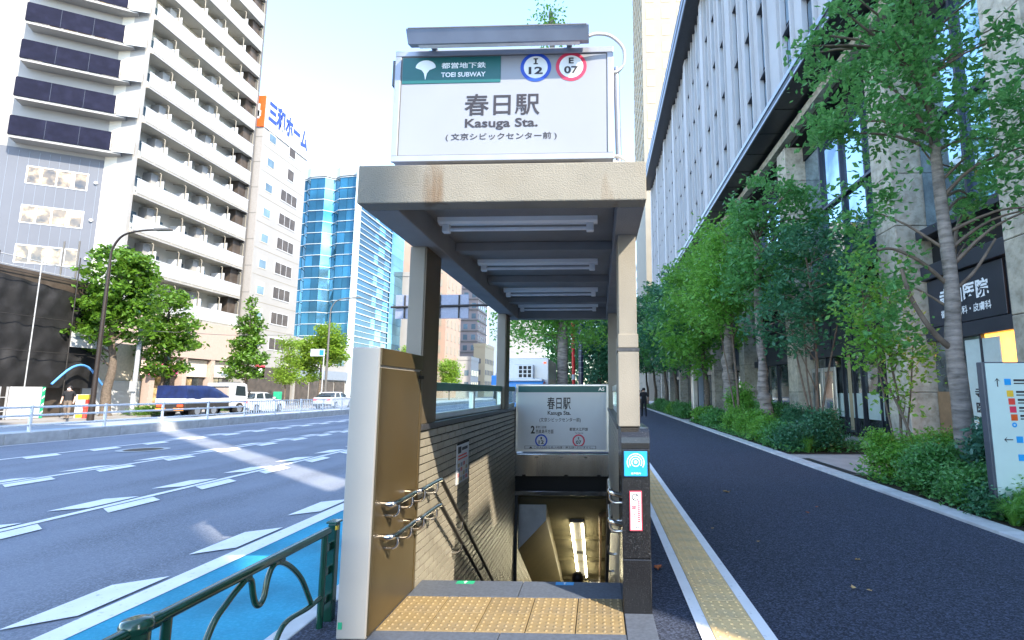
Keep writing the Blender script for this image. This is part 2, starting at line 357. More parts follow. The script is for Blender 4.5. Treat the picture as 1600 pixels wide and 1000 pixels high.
# yellow tactile strip along the sidewalk
def dome_tile(wx, wy, nx, ny, kind='dot', r=.0115, h=.006):
    m = MB().bbox(-wx/2+.002,wx/2-.002,-wy/2+.002,wy/2-.002,-.02,.0,.003)
    for i in range(nx):
        for j in range(ny):
            cx = -wx/2+wx*(i+.5)/nx; cy = -wy/2+wy*(j+.5)/ny
            m.lathe([(r,0),(r*.75,h),(0.0005,h)], 8, (cx,cy,0))
    return m.mesh('tactile_tile')
strip = struct('tactile_path', sheet(.625,.705,-10,60,.006), 'road_paint')
part('white_edge', sheet(1.005,1.085,-10,60,.006), 'road_paint', strip)
part('tile_bed', sheet(.706,1.004,-10,60,.002), 'kerb_stone', strip)
tm = dome_tile(.297,.30,5,5)
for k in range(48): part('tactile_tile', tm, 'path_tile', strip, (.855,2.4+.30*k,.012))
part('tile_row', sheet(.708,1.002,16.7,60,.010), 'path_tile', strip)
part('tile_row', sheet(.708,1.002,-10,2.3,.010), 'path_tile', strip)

# drain cover by the edging and the manhole in the road
o = tag(link('drain_cover', MB().bbox(4.56,4.78,10.1,12.4,-.02,.006,.004).mesh('drain_cover'), 'dark_stone'), 'dark slotted drain cover beside the pale edging between the shrub beds', 'drain')
mh = thing('manhole_cover', 'round iron manhole cover with pale ring in the road', 'manhole', (-13.0,14.9,-.14))
part('ring', MB().disc((0,0,.004),.62,'z',32,.46), 'kerb_stone', mh, (0,0,0), 0, True)
part('lid', MB().disc((0,0,.006),.455,'z',32), 'dark_stone', mh, (0,0,0), 0, True)

# ================================================================ SUBWAY ENTRANCE
LX, RX = -1.42, 0.165                                     # inner faces of the stair well
ent = thing('subway_entrance', 'open-sided concrete subway entrance with stairs going down beneath a flat canopy', 'subway entrance', (-.6,4.3,0))
# canopy
rf = part('canopy', MB().box(-1.545,.305,3.20,8.75,2.906,2.950), 'concrete_cream', ent)
part('fascia', MB().bbox(-1.55,.31,3.19,3.33,2.70,2.957,.008), 'concrete_cream', rf)
part('beam', MB().bbox(-1.55,-1.33,3.332,8.60,2.70,2.955,.008), 'ceiling_paint', rf)
part('beam', MB().bbox(.13,.31,3.332,8.60,2.70,2.955,.008), 'ceiling_paint', rf)
part('beam', MB().bbox(-1.55,.31,8.602,8.76,2.70,2.957,.008), 'ceiling_paint', rf)
for y in (4.72,6.15,7.6): part('ceiling_rib', MB().bbox(-1.328,.128,y,y+.16,2.80,2.884,.006), 'ceiling_paint', rf)
for y0,y1 in ((3.332,4.718),(4.882,6.148),(6.312,7.598),(7.762,8.60)): part('ceiling_panel', MB().box(-1.328,.128,y0,y1,2.885,2.905), 'ceiling_paint', rf)
# posts
def post(x0,x1,y0,y1,z0,z1,m='post_cream'): return part('post', MB().bbox(x0,x1,y0,y1,z0,z1,.006), m, ent)
for ya,yb in ((4.20,4.60),(8.02,8.36)):
    p0 = post(-1.56,-1.432,ya,yb,1.24,2.70)
    part('post_inner_sheet', MB().bbox(-1.431,-1.418,ya+.004,yb,1.242,2.698,.003), 'dark_brown', p0)  # thin dark brown sheet over the inner face of the post
p1 = post(.155,.292,3.93,4.30,1.245,2.70)
part('post_sleeve', MB().bbox(.147,.303,3.918,4.312,1.247,1.80,.006), 'post_cream', p1)
part('post_collar', MB().box(.143,.307,3.914,4.316,1.80,1.823), 'dark_stone', p1)
part('post_sleeve', MB().bbox(.148,.300,3.92,4.31,1.825,1.93,.006), 'post_cream', p1)
post(.155,.292,8.02,8.36,1.24,2.70)
# left cabinet
cab = part('side_cabinet', MB().bbox(-1.612,-1.424,3.38,4.198,.0,1.79,.01), 'panel_beige', ent)
part('door_panel', MB().bbox(-1.424,-1.412,3.386,4.15,.02,1.655,.003), 'panel_gold', cab)
part('top_panel', MB().bbox(-1.424,-1.412,3.386,4.192,1.672,1.786,.003), 'panel_gold', cab)
part('jamb', MB().bbox(-1.424,-1.409,4.158,4.196,.0,1.665,.003), 'panel_gold', cab)
part('latch', MB().bbox(-1.412,-1.398,4.10,4.19,1.60,1.625,.003), 'dark_gap', cab)
part('sticker', MB().box(-1.600,-1.575,3.3765,3.380,.06,.10), 'stripe_green', cab)
# side walls with tiles
wl = part('tiled_wall', MB().box(-1.60,-1.432,4.205,9.33,-6.6,1.19).box(-1.60,-1.432,9.33,18.6,-9.5,-.34), 'grout', ent)
part('sill', MB().bbox(-1.62,-1.405,4.60,9.33,1.192,1.24,.005), 'dark_stone', wl)
part('sill', MB().bbox(-1.418,-1.402,4.205,4.598,1.192,1.24,.003), 'dark_stone', wl)
TH, TL_ = .0665, .234
tms = MB().bbox(0,.012,.005,TL_-.005,.005,TH-.005,.0022).mesh('wall_tile')
rest = MB(); cnt = 0
for r in range(110):
    z = 1.185-TH*(r+1); off = (r % 2)*TL_/2
    for k in range(-1, 62):
        y0 = 4.21+k*TL_-off; y1 = y0+TL_
        if y1 < 4.24 or y0 > 18: continue
        zc = 1.5-.36*(y0+TL_) - .35
        if z < max(zc, -1.0-.62*(y0-4.4)) or (y0 > 9.2 and z > -.45): continue
        a, b = max(y0,4.207), y1
        if y1 < 5.75 and a == y0 and cnt < 290:
            part('wall_tile', tms, 'wall_tile', wl, (-1.432,y0,z)); cnt += 1
        else:
            x1 = -1.42 + random.uniform(-.0008,.0008)
            c = .003; y_a,y_b,z_a,z_b = a+.005,b-.005,z+.005,z+TH-.005
            rest.add([(-1.432,y_a,z_a),(-1.432,y_b,z_a),(-1.432,y_b,z_b),(-1.432,y_a,z_b),(x1,y_a+c,z_a+c),(x1,y_b-c,z_a+c),(x1,y_b-c,z_b-c),(x1,y_a+c,z_b-c)],
                [(4,5,6,7),(0,1,5,4),(1,2,6,5),(2,3,7,6),(3,0,4,7)])
o = part('wall_tiles', rest, 'wall_tile', wl); o['kind'] = 'stuff'
wr = part('side_wall', MB().box(.178,.335,4.42,9.33,-6.6,1.19).box(.178,.335,9.33,18.6,-9.5,-.34), 'grout', ent)
part('sill', MB().bbox(.15,.35,4.42,9.33,1.192,1.24,.005), 'dark_stone', wr)
rest = MB()
for r in range(100):
    z = 1.185-TH*(r+1); off = (r % 2)*TL_/2
    for k in range(0, 60):
        y0 = 4.43+k*TL_-off; y1 = y0+TL_
        if y0 < 4.42 or z < -1.2-.62*(y0-4.4) or (y0 > 9.2 and z > -.45): continue
        rest.add([(.178,y0+.004,z+.004),(.178,y1-.004,z+.004),(.178,y1-.004,z+TH-.004),(.178,y0+.004,z+TH-.004),(.166,y0+.006,z+.006),(.166,y1-.006,z+.006),(.166,y1-.006,z+TH-.006),(.166,y0+.006,z+TH-.006)],
                [(7,6,5,4),(4,5,1,0),(5,6,2,1),(6,7,3,2),(7,4,0,3)])
o = part('wall_tiles', rest, 'wall_tile', wr); o['kind'] = 'stuff'
# glazed railings above the walls
for side, x, ys in ((-1,-1.50,(4.61,6.25,8.0,9.3)),(1,.245,(4.33,6.2,8.0,9.3))):
    rl = part('glass_railing', MB().bbox(x-.035,x+.035,ys[0],ys[-1],1.505,1.585,.008), 'green_band' if side < 0 else 'alu', ent)
    part('bottom_rail', MB().bbox(x-.025,x+.025,ys[0],ys[-1],1.243,1.305,.006), 'alu', rl)
    for i in range(3):
        if i: part('mullion', MB().bbox(x-.028,x+.028,ys[i]-.035,ys[i]+.035,1.306,1.504,.004), 'alu', rl)
        part('glass_pane', MB().box(x-.004,x+.004,ys[i]+(.036 if i else .002),ys[i+1]-.036,1.306,1.504), 'clear_glass', rl)
# right plinth of polished granite with rounded top
prof = [(.162,.0),(.358,.0),(.358,1.10)]+[(.358-.06+.06*math.cos(a),1.12+.06*math.sin(a)+.02) for a in (0,.5,1.0,1.57)]+[(.162,1.205)]
pl = part('plinth', MB().bbox(.162,.358,3.80,4.415,.0,.36,.006).bbox(.162,.358,3.802,4.415,.363,1.10,.006), 'black_granite', ent)
cp = [(3.80,1.102),(4.415,1.102),(4.415,1.243),(3.93,1.243),(3.87,1.238),(3.83,1.215),(3.806,1.18),(3.80,1.14)]
part('plinth_cap', MB().prism(cp,'x',.160,.360), 'black_granite', pl)
# floor inside the entrance
fl = part('threshold', MB().box(LX,.36,3.30,4.37,-.30,.004), 'grout', ent)
for x0,x1,y0,y1 in ((-1.41,-.62,3.30,3.478),(-.615,.165,3.30,3.478),(-1.41,-.60,4.045,4.368),(-.595,.165,4.045,4.368)):
    part('floor_slab', MB().bbox(x0,x1,y0,y1,-.02,.016,.003), 'grey_granite', fl)
part('floor_slab', MB().bbox(.17,.36,3.30,3.795,-.02,.014,.003), 'grey_granite', fl)
tm2 = dome_tile(.313,.278,6,5,r=.0125,h=.007)
for i in range(5):
    for j in range(2): part('tactile_tile', tm2, 'yellow_tile', fl, (-1.412+.1575+.315*i,3.622+.281*j,.016))
for x in (-1.05,-.27):
    s_ = part('arrow_sticker', MB().bbox(x-.07,x+.07,4.295,4.36,.0165,.0175,.0003), 'stripe_green' if x<-.5 else 'plate_blue', fl)
    part('arrow', MB().add([(x-.02,4.335,.0185),(x+.02,4.335,.0185),(x,4.352,.0185),(x-.006,4.302,.0185),(x+.006,4.302,.0185),(x+.006,4.335,.0185),(x-.006,4.335,.0185)],[(0,1,2),(3,4,5,6)]), 'white_ink', s_)
# stairs and the passage
st = part('stairs', MB(), 'grey_granite', ent)
sm = MB()
for k in range(48): sm.box(LX,RX,4.37+.29*k,4.37+.29*(k+1)+.02,-.18*(k+1)-.6,-.18*(k+1))
st.data = sm.mesh('stairs'); st.data.materials.append(M['grey_granite'])
part('landing', MB().box(LX,RX,18.29,19.2,-9.4,-8.64), 'grey_granite', st)
hd = part('portal_head', MB().box(-1.43,.176,9.16,9.40,-.16,.44), 'black_recess', ent)
part('shutter_box', MB().bbox(-1.428,.172,9.06,9.158,.09,.45,.006), 'steel', hd)
for x in (-1.05,-.62,-.22): part('slot', MB().box(x-.03,x+.03,9.054,9.0595,.40,.413), 'dark_gap', hd)
for x in (-1.26,-.55,.0): part('clip', MB().box(x-.03,x+.03,9.05,9.0595,.092,.12), 'dark_gap', hd)
part('portal_trim', MB().bbox(-1.428,.172,9.13,9.20,-.235,-.163,.006), 'steel', hd)
part('portal_jamb', MB().box(-1.419,-1.37,9.14,9.2,-3.2,-.237), 'dark_stone', hd)
ce = part('passage_ceiling', MB().prism([(9.22,-.22),(18.6,-5.85),(18.6,-5.4),(9.22,.0)],'x',-1.43,.178), 'tunnel_concrete', ent)
def cz(y): return -.22-.6*(y-9.22)
duct = [(-1.419,-.24),(-.93,-.24),(-.93,-.50),(-1.419,-1.0)]
vs = [(x,9.62,z-.24) for x,z in duct]+[(x,18.5,z-.24-.6*8.88) for x,z in duct]
du = part('duct', MB().add(vs, [(4,7,3,0),(1,5,4,0),(2,6,5,1),(3,7,6,2),(7,4,5,6)]), 'tunnel_panel', ce)
part('duct_end', MB().add([(x,9.616,z-.24) for x,z in duct], [(0,1,2,3)]), 'tunnel_white', du)
for y in (11.2,12.6,14.1): part('ceiling_joint', MB().prism([(y,cz(y)-.002),(y+.12,cz(y+.12)-.002),(y+.12,cz(y+.12)-.07),(y,cz(y)-.07)],'x',-.928,.16), 'tunnel_concrete', ce)
part('end_wall', MB().box(-1.43,.178,19.2,19.4,-9.4,-4.5), 'tunnel_concrete', ent)
for i,(ya,yb,x) in enumerate(((10.3,11.95,-.42),(12.1,13.8,-.42),(14.35,15.9,-.13))):
    t = thing('tunnel_light', ['lit twin fluorescent fixture nearest the portal on the sloping passage ceiling','lit twin fluorescent fixture second from the portal on the passage ceiling','lit twin fluorescent fixture farthest down the stair passage'][i], 'ceiling light', (x,ya,cz(ya)-.06), 0, 'lit tubes in the stair passage')
    s = -.6
    def sl(x0,x1,z0,z1,y0=0,y1=yb-ya): return MB().add([(x0,y0,z0+s*y0),(x1,y0,z0+s*y0),(x1,y0,z1+s*y0),(x0,y0,z1+s*y0),(x0,y1,z0+s*y1),(x1,y1,z0+s*y1),(x1,y1,z1+s*y1),(x0,y1,z1+s*y1)],[(0,1,2,3),(7,6,5,4),(0,4,5,1),(1,5,6,2),(2,6,7,3),(3,7,4,0)])
    part('housing', sl(-.13,.13,-.01,.05), 'grey_trim', t, (0,0,0), 0, True)
    for xx in (-.105,.105): part('tube', MB().tube([(xx,.03,-.045-.018),(xx,yb-ya-.03,-.045+s*(yb-ya-.03))],.022,8), 'tube_lit', t, (0,0,0), 0, True)
tp = tag(link('ceiling_pipe', MB().tube([(.02,10.0,cz(10.0)-.05),(.03,12.2,cz(12.2)-.06),(.0,15.5,cz(15.5)-.06)],.03,8).tube([(.02,10.0,cz(10.)-.05),(.17,9.9,cz(9.9)-.06)],.05,8).mesh('ceiling_pipe'), 'brown_wood'), 'brown pipe running along the passage ceiling beside the lit tubes', 'pipe')

# canopy ceiling lights
def ceiling_light(x0,x1,y,label):
    t = thing('ceiling_light', label, 'ceiling light', ((x0+x1)/2,y,2.884), 0, 'tube lights under the canopy')
    hw = (x1-x0)/2
    part('housing', MB().prism([(-.055,0),(.055,0),(.05,-.035),(.02,-.05),(-.02,-.05),(-.05,-.035)],'x',-hw,hw), 'lamp_white', t, (0,0,0), 0, True)
    for s in (-1,1):
        part('socket', MB().bbox(s*hw-.03-s*.06,s*hw+.03-s*.06,-.03,.03,-.115,-.045,.008), 'lamp_white', t, (0,0,0), 0, True)
    part('tube', MB().tube([(-hw+.07,0,-.088),(hw-.07,0,-.088)],.0155,10), 'tube_off', t, (0,0,0), 0, True)
ORD = ['unlit tube light under the canopy nearest the front fascia','unlit tube light under the canopy, second from the front','unlit tube light under the canopy, third from the front','unlit tube light under the canopy at the far rear end']
for i,(x0,x1,y) in enumerate(((-1.28,.0,4.06),(-1.27,.0,5.42),(-1.27,.0,6.95),(-1.27,.0,8.25))): ceiling_light(x0,x1,y,ORD[i])

# handrails
def hand(side, x, wx, z1, label, y_end):
    t = thing('handrail', label, 'handrail', (x,4.2,z1-.8), 0, 'stair handrails')
    yb = 4.52
    part('rail', MB().tube(smooth_path([(wx,4.02,z1-.03),(x,4.0,z1),(x,4.12,z1),(x,yb-.1,z1)],5)+[Vector((x,yb,z1-.005))],.019,10), 'chrome', t)
    part('sloping_rail', MB().tube([(x,yb,z1-.006),(x,yb+.06,z1-.035),(x,y_end,z1-.035-.68*(y_end-yb-.06))],.0185,10), 'dark_rail', t)
    for y in [4.1,4.42]+[yb+.75+1.0*k for k in range(int((y_end-yb-.8)))]:
        zz = z1 if y < yb else z1-.035-.68*(y-yb-.06)
        part('bracket', MB().tube(smooth_path([(x,y,zz-.015),(x,y,zz-.07),(wx+(x-wx)*.6,y,zz-.095),(wx,y,zz-.095)],4),.011,8), 'chrome', t)
for j,(z1,l) in enumerate(((.77,'upper'),(.565,'lower'))):
    hand(-1,-1.33,-1.42,z1,'%s steel handrail going down along the left tiled stair wall' % l, 9.0)
    hand(1,.085,.165,z1-.0,'%s steel handrail going down along the right stair wall' % l, 9.0)
    t = thing('grab_rail', '%s short chrome rail on the beige cabinet side' % l, 'handrail', (-1.33,3.8,z1-.8), 0, 'short rails on the cabinet')
    part('rail', MB().tube(smooth_path([(-1.412,3.50,z1+.005),(-1.345,3.505,z1+.005),(-1.33,3.56,z1+.005),(-1.33,3.70,z1+.005),(-1.33,3.86,z1+.005),(-1.345,3.905,z1+.005),(-1.412,3.92,z1+.005)],5),.02,10), 'chrome', t)
    for y in (3.58,3.83): part('bracket', MB().tube(smooth_path([(-1.33,y,z1-.01),(-1.33,y,z1-.06),(-1.36,y,z1-.085),(-1.412,y,z1-.085)],4),.012,8), 'chrome', t)

# station sign on the canopy
SY = 3.55
sg = thing('station_sign', 'large white illuminated station sign box standing on the canopy front', 'sign', (-.68,3.7,2.95))
part('box', MB().bbox(-1.485,.115,SY+.012,SY+.34,3.145,4.0,.006), 'sign_grey', sg)
part('base', MB().bbox(-1.25,-.1,SY+.05,SY+.32,2.952,3.144,.004), 'post_cream', sg)
fr = .045
frm = part('frame', MB().bbox(-1.49,.12,SY-.012,SY+.011,3.14,3.14+fr,.004).bbox(-1.49,.12,SY-.012,SY+.011,4.005-fr,4.005,.004).bbox(-1.49,-1.49+fr,SY-.010,SY+.011,3.14+fr,4.005-fr,.004).bbox(.12-fr,.12,SY-.010,SY+.011,3.14+fr,4.005-fr,.004), 'sign_grey', sg)
fc = part('face', MB().box(-1.49+fr,.12-fr,SY-.002,SY+.010,3.14+fr,4.005-fr), 'sign_white', sg)
part('frame_inner_line', MB().box(-1.49+fr,.12-fr,SY-.0035,SY-.0022,3.14+fr,3.14+fr+.006).box(-1.49+fr,.12-fr,SY-.0035,SY-.0022,3.999-fr,4.005-fr).box(-1.49+fr,-1.484+fr,SY-.0035,SY-.0022,3.147+fr,3.998-fr).box(.114-fr,.12-fr,SY-.0035,SY-.0022,3.147+fr,3.998-fr), 'grey_trim', fc)  # thin dark border line between frame and face
gp = part('green_panel', MB().box(-1.435,-.705,SY-.006,SY-.0025,3.745,3.95), 'sign_green', sg)
fan = [(-.0,-.075)]
pts = [(0,-.085),(.012,-.03),(.03,-.005),(.068,.01)]
fanp = [(-x,z) for x,z in pts[::-1]]+pts[1:]+[(.075*math.cos(a),.015+.058*math.sin(a)) for a in [math.pi*k/14 for k in range(0,15)]][0:15]
part('ginkgo_emblem', MB().add([(-1.262+x,SY-.008,3.855+z) for x,z in fanp], [tuple(range(len(fanp)))]), 'white_ink', gp)
lettering('都営地下鉄', -1.145,-.815,3.858,3.905,SY-.008,'white_ink',gp,bold=.018)
lettering('TOEI SUBWAY', -1.145,-.815,3.790,3.828,SY-.008,'white_ink',gp,bold=.025)
for cx,m_,a,b in ((-.447,'line_blue','I','12'),(-.187,'line_red','E','07')):
    rg = part('line_ring', MB().disc((cx,SY-.005,3.856),.113,'y',40,.088), m_, sg)
    part('ring_centre', MB().disc((cx,SY-.0045,3.856),.0875,'y',40), 'white_ink', rg)
    hwid = .016 if a=='I' else .018
    if a == 'I': part('lettering', MB().box(cx-.006,cx+.006,SY-.0075,SY-.0065,3.886,3.917).box(cx-.016,cx+.016,SY-.0075,SY-.0065,3.917,3.925).box(cx-.016,cx+.016,SY-.0075,SY-.0065,3.878,3.886), 'ink', rg)
    else: lettering(a, cx-hwid,cx+hwid,3.878,3.925,SY-.007,'ink',rg,bold=.03)
    lettering(b, cx-.052,cx+.052,3.800,3.858,SY-.007,'ink',rg,bold=.03)
lettering('春日駅', -.965,-.415,3.485,3.655,SY-.005,'ink',sg,bold=.012)
lettering('Kasuga Sta.', -.958,-.428,3.375,3.463,SY-.005,'ink',sg,bold=.022)
lettering('( 文京シビックセンター前 )', -1.095,-.29,3.292,3.352,SY-.005,'ink',sg,bold=.008)
part('support_tube', MB().tube([(.15,SY+.25,4.0),(.172,SY+.3,2.94)],.024,10), 'lamp_metal', sg)
part('side_bracket', MB().box(-1.52,-1.487,SY+.02,SY+.30,3.75,3.95), 'grey_trim', sg)
part('foot_conduit', MB().tube(smooth_path([(.115,SY+.12,3.21),(.17,SY+.1,3.20),(.24,SY+.12,3.14),(.28,SY+.2,2.96)],5),.014,8).tube(smooth_path([(.115,SY+.1,3.16),(.2,SY+.1,3.12),(.30,SY+.14,2.97)],5),.018,8), 'conduit', sg)
lm = thing('sign_lamp', 'long trough floodlight with curved cable mounted above the station sign', 'lamp', (-.7,3.4,4.0))
TY = 3.345
trough = [(TY,4.035),(TY+.012,4.055),(TY+.15,4.05),(TY+.15,4.03),(TY+.12,3.975),(TY+.05,3.955)]
part('trough', MB().prism(trough,'x',-1.345,-.055), 'lamp_metal', lm)
part('louvre', MB().box(-1.33,-.07,TY-.004,TY-.0005,4.036,4.044), 'grey_trim', lm)
part('lens', MB().box(-1.28,-.12,TY+.062,TY+.112,3.962,3.970), 'lamp_white', lm)
for x in (-1.2,-.2): part('arm', MB().box(x-.02,x+.02,TY+.12,SY+.02,4.008,4.026), 'lamp_metal', lm)
part('cable', MB().tube(smooth_path([(-.055,TY+.1,4.02),(.0,TY+.1,4.035),(.10,TY+.12,4.03),(.19,TY+.17,3.97),(.195,TY+.22,3.88),(.15,TY+.24,3.83),(.115,TY+.25,3.835)],6),.012,8), 'conduit', lm)

# inner station board over the stairs
ib = thing('station_board', 'white station name board with green band above the shutter over the stairs', 'sign', (-.62,9.0,.5))
IY = 9.0
def iz(py): return 1.5-(py-612)*9.0/820*1.0
part('frame', MB().bbox(-1.405,.175,IY,IY+.10,.50,1.625,.008), 'alu', ib)
part('face', MB().box(-1.365,.135,IY-.006,IY-.001,.535,1.595), 'board_white', ib)
gb = part('green_band', MB().box(-1.365,.135,IY-.010,IY-.0065,1.49,1.595), 'sign_green', ib)
lettering('A5', .0,.10,1.515,1.57,IY-.012,'alu',gb,bold=.01)
IYT = IY-.009
lettering('春日駅', -.87,-.47,1.20,1.41,IYT,'ink',ib,bold=.014)
lettering('Kasuga Sta.', -.86,-.47,1.09,1.18,IYT,'ink',ib,bold=.022)
lettering('(文京シビックセンター前)', -1.0,-.30,.985,1.065,IYT,'ink',ib,bold=.01)
lettering('2', -1.145,-1.075,.80,.93,IYT,'ink',ib,bold=.03)
lettering('都営三田線', -1.06,-.88,.885,.93,IYT,'ink',ib,bold=.01)
lettering('西高島平方面', -1.06,-.76,.80,.87,IYT,'ink',ib,bold=.012)
lettering('都営大江戸線', -.49,-.18,.845,.90,IYT,'ink',ib,bold=.015)
lettering('Toei Oedo Line', -.40,-.26,.80,.825,IYT,'ink',ib,bold=.005)
for cx,m_,a,b in ((-.965,'line_blue','I','12'),(-.335,'line_red','E','07')):
    rg = part('line_ring', MB().disc((cx,IYT,.685),.105,'y',36,.08), m_, ib)
    lettering(a,cx-.012,cx+.012,.705,.745,IYT-.001,'ink',rg,bold=.03); lettering(b,cx-.045,cx+.045,.63,.69,IYT-.001,'ink',rg,bold=.03)
nb = part('notice_box', MB().box(-1.245,-.045,IYT-.0005,IYT+.0005,.548,.60), 'ink', ib)
part('notice_paper', MB().box(-1.238,-.052,IYT-.0015,IYT-.0006,.553,.595), 'board_white', nb)
part('warning_triangle', MB().add([(-1.17,IYT-.0025,.557),(-1.11,IYT-.0025,.557),(-1.14,IYT-.0025,.592)],[(0,1,2)]), 'ink', nb)
lettering('この入口から丸ノ内線・南北線へ行けません。', -1.09,-.10,.557,.591,IYT-.0025,'ink',nb,bold=.01)

# plates on the granite plinth
bp = thing('blue_plate', 'square blue plate with white concentric arcs on the granite plinth', 'sign', (.257,3.79,.93))
part('plate', MB().bbox(.177,.339,3.786,3.799,.915,1.085,.003), 'plate_blue', bp)
PYY = 3.784
part('dot', MB().disc((.258,PYY,1.012),.012,'y',12), 'white_ink', bp)
for r in (.030,.046,.062):
    vs = []; n = 26
    a0, a1 = (-.6,math.pi+.6) if r > .032 else (0,2*math.pi)
    for k in range(n+1):
        a = a0+(a1-a0)*k/n; vs += [(.258+r*math.cos(a),PYY,1.01+r*math.sin(a)),(.258+(r-.006)*math.cos(a),PYY,1.01+(r-.006)*math.sin(a))]
    part('arc', MB().add(vs,[(2*k,2*k+2,2*k+3,2*k+1) for k in range(n)]), 'white_ink', bp)
lettering('音声案内', .225,.292,.928,.942,PYY,'white_ink',bp,bold=.01)
rp_ = thing('no_smoking_plate', 'narrow white plate with red border and vertical red characters on the granite plinth', 'sign', (.257,3.79,.55))
part('plate', MB().bbox(.212,.298,3.788,3.799,.55,.815,.002), 'plate_red', rp_)
part('paper', MB().box(.219,.291,3.785,3.7875,.558,.808), 'white_ink', rp_)
part('prohibition_ring', MB().disc((.252,3.784,.775),.024,'y',24,.018), 'ink', rp_)
part('slash', MB().add([(.234,3.7835,.757),(.239,3.7835,.754),(.270,3.7835,.793),(.265,3.7835,.796)],[(0,1,2,3)]), 'ink', rp_)
lettering('禁',.226,.258,.690,.722,3.784,'plate_red',rp_,bold=.02); lettering('止',.226,.258,.640,.672,3.784,'plate_red',rp_,bold=.02)
for k in range(11): part('text_row', MB().box(.266+(k%2)*.003,.284,3.7835,3.7845,.61+.0135*k,.619+.0135*k), 'plate_red', rp_)
lettering('文京区',.232,.280,.566,.580,3.784,'ink',rp_,bold=.02)
# poster on the tiled wall
ps = thing('poster', 'white notice poster with small printed pictures on the left tiled wall', 'poster', (-1.415,5.6,.55))
part('sheet', MB().bbox(-1.4165,-1.410,5.31,5.79,.58,.975,.001), 'board_white', ps)
part('dark_clip', MB().box(-1.412,-1.4085,5.31,5.79,.965,.985), 'dark_gap', ps)
part('headline', MB().box(-1.4098,-1.4088,5.35,5.47,.88,.945).box(-1.4098,-1.4088,5.50,5.73,.90,.93), 'ink', ps)
part('text_row', MB().box(-1.4098,-1.4088,5.36,5.70,.845,.86).box(-1.4098,-1.4088,5.36,5.73,.815,.83), 'poster_red', ps)
for i in range(4):
    for j in range(4): part('picture', MB().box(-1.4098,-1.4088,5.35+.105*i,5.43+.105*i,.60+.048*j,.638+.048*j), ['awning','cloth_pink','bluegrey','beige_block'][(i*3+j*5)%4], ps)

# ================================================================ GREEN ROADSIDE FENCE (foreground)
FX = -1.80
gf = thing('roadside_fence', 'dark green tubular roadside fence with curled ornament beside the blue lane', 'fence', (FX,3.0,0))
part('top_rail', MB().tube([(FX,2.22,.583),(FX,3.58,.583)],.026,12), 'fence_green', gf)
part('ornament', MB().tube(smooth_path([(FX,2.36,-.02),(FX,2.52,.38),(FX,2.64,.49),(FX,2.77,.555)],6),.0155,10).tube(smooth_path([(FX,2.77,.555),(FX,2.81,.53),(FX,2.835,.45),(FX,2.86,.40),(FX,2.895,.38),(FX,2.93,.41),(FX,2.95,.49),(FX,2.99,.545),(FX,3.06,.545),(FX,3.17,.485),(FX,3.29,.38),(FX,3.39,.24),(FX,3.43,.18)],6),.0155,10), 'fence_green', gf)
part('lower_bar', MB().tube(smooth_path([(FX,3.54,.185),(FX,3.40,.175),(FX,3.18,.19),(FX,3.09,.15),(FX,3.03,.05),(FX,3.01,-.02)],6),.0155,10), 'fence_green', gf)
for y in (2.77,3.06): part('collar', MB().bbox(FX-.016,FX+.016,y-.03,y+.03,.545,.575,.006), 'fence_green', gf)
part('panel_post', MB().tube([(FX,3.545,-.01),(FX,3.545,.57)],.021,10), 'fence_green', gf)
part('panel_post', MB().tube([(FX,2.27,-.01),(FX,2.27,.57)],.021,10), 'fence_green', gf)
ppst = part('post', MB().bbox(FX-.03,FX+.03,3.635,3.695,-.01,.615,.008), 'fence_green', gf)
part('post_cap', MB().bbox(FX-.038,FX+.038,3.622,3.708,.616,.632,.006), 'fence_green', ppst)
part('reflector', MB().bbox(FX+.022,FX+.036,3.632,3.66,.575,.602,.002), 'sticker_yellow', ppst)
for z in (.12,.30,.45): part('bolt_tab', MB().bbox(FX-.008,FX+.008,3.565,3.634,z,z+.05,.003), 'fence_green', ppst)
p2 = part('post', MB().tube([(FX,2.12,-.01),(FX,2.12,.575)],.050,16), 'fence_green', gf)
part('post_cap', MB().lathe([(.052,.575),(.058,.588),(.058,.605),(.05,.622),(.02,.630),(.001,.631)],18,(FX,2.12,0)), 'fence_green', p2)
part('clamp', MB().tube([(FX,2.165,.583),(FX,2.215,.583)],.032,12), 'fence_green', p2)
gf2 = thing('roadside_fence', 'end of the next dark green fence panel at the bottom frame edge', 'fence', (FX,1.2,0))
part('top_rail', MB().tube([(FX,.5,.583),(FX,2.07,.583)],.026,12), 'fence_green', gf2)
part('panel_post', MB().tube([(FX,.55,-.01),(FX,.55,.57)],.021,10), 'fence_green', gf2)
part('panel_post', MB().tube([(FX,2.0,-.01),(FX,2.0,.57)],.021,10), 'fence_green', gf2)

# ================================================================ RIGHT SIDE BUILDING
rb = thing('office_building', 'large grey office building with vertical concrete fins and dark cornices along the sidewalk', 'building', (9,40,0))
YB0, YB1, PIT = -2.2, 75.6, 7.6
BAY = [14.95-PIT*2+PIT*k for k in range(11)]             # far face of every pier
part('core', MB().box(9.5,30,YB0,YB1,-.2,33.5), 'metal_navy', rb)
for ya,yb,zb in ((-9.2,-4.5,14.75),(-4.499,-4.0,14.2),(-3.999,-3.5,13.6),(-3.499,YB0-.32,12.95)): part('added_shade_screen', MB().box(7.5,7.8,ya,yb,zb,33.3), 'fin_grey', rb)  # unseen stepped screen, added to keep the sun off the near road
part('added_shade_wing', MB().box(8.8,30,-3.95,YB0-.31,-.2,12.0), 'fin_grey', rb)  # unseen box, added to shade the near sidewalk
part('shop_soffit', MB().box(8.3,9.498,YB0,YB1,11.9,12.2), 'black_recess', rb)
co = part('lower_cornice', MB().bbox(7.0,9.498,YB0-.3,YB1,12.62,13.2,.03), 'cornice_dark', rb)
part('cornice_edge', MB().box(6.965,6.998,YB0-.3,YB1,12.98,13.16), 'cornice_edge', co)
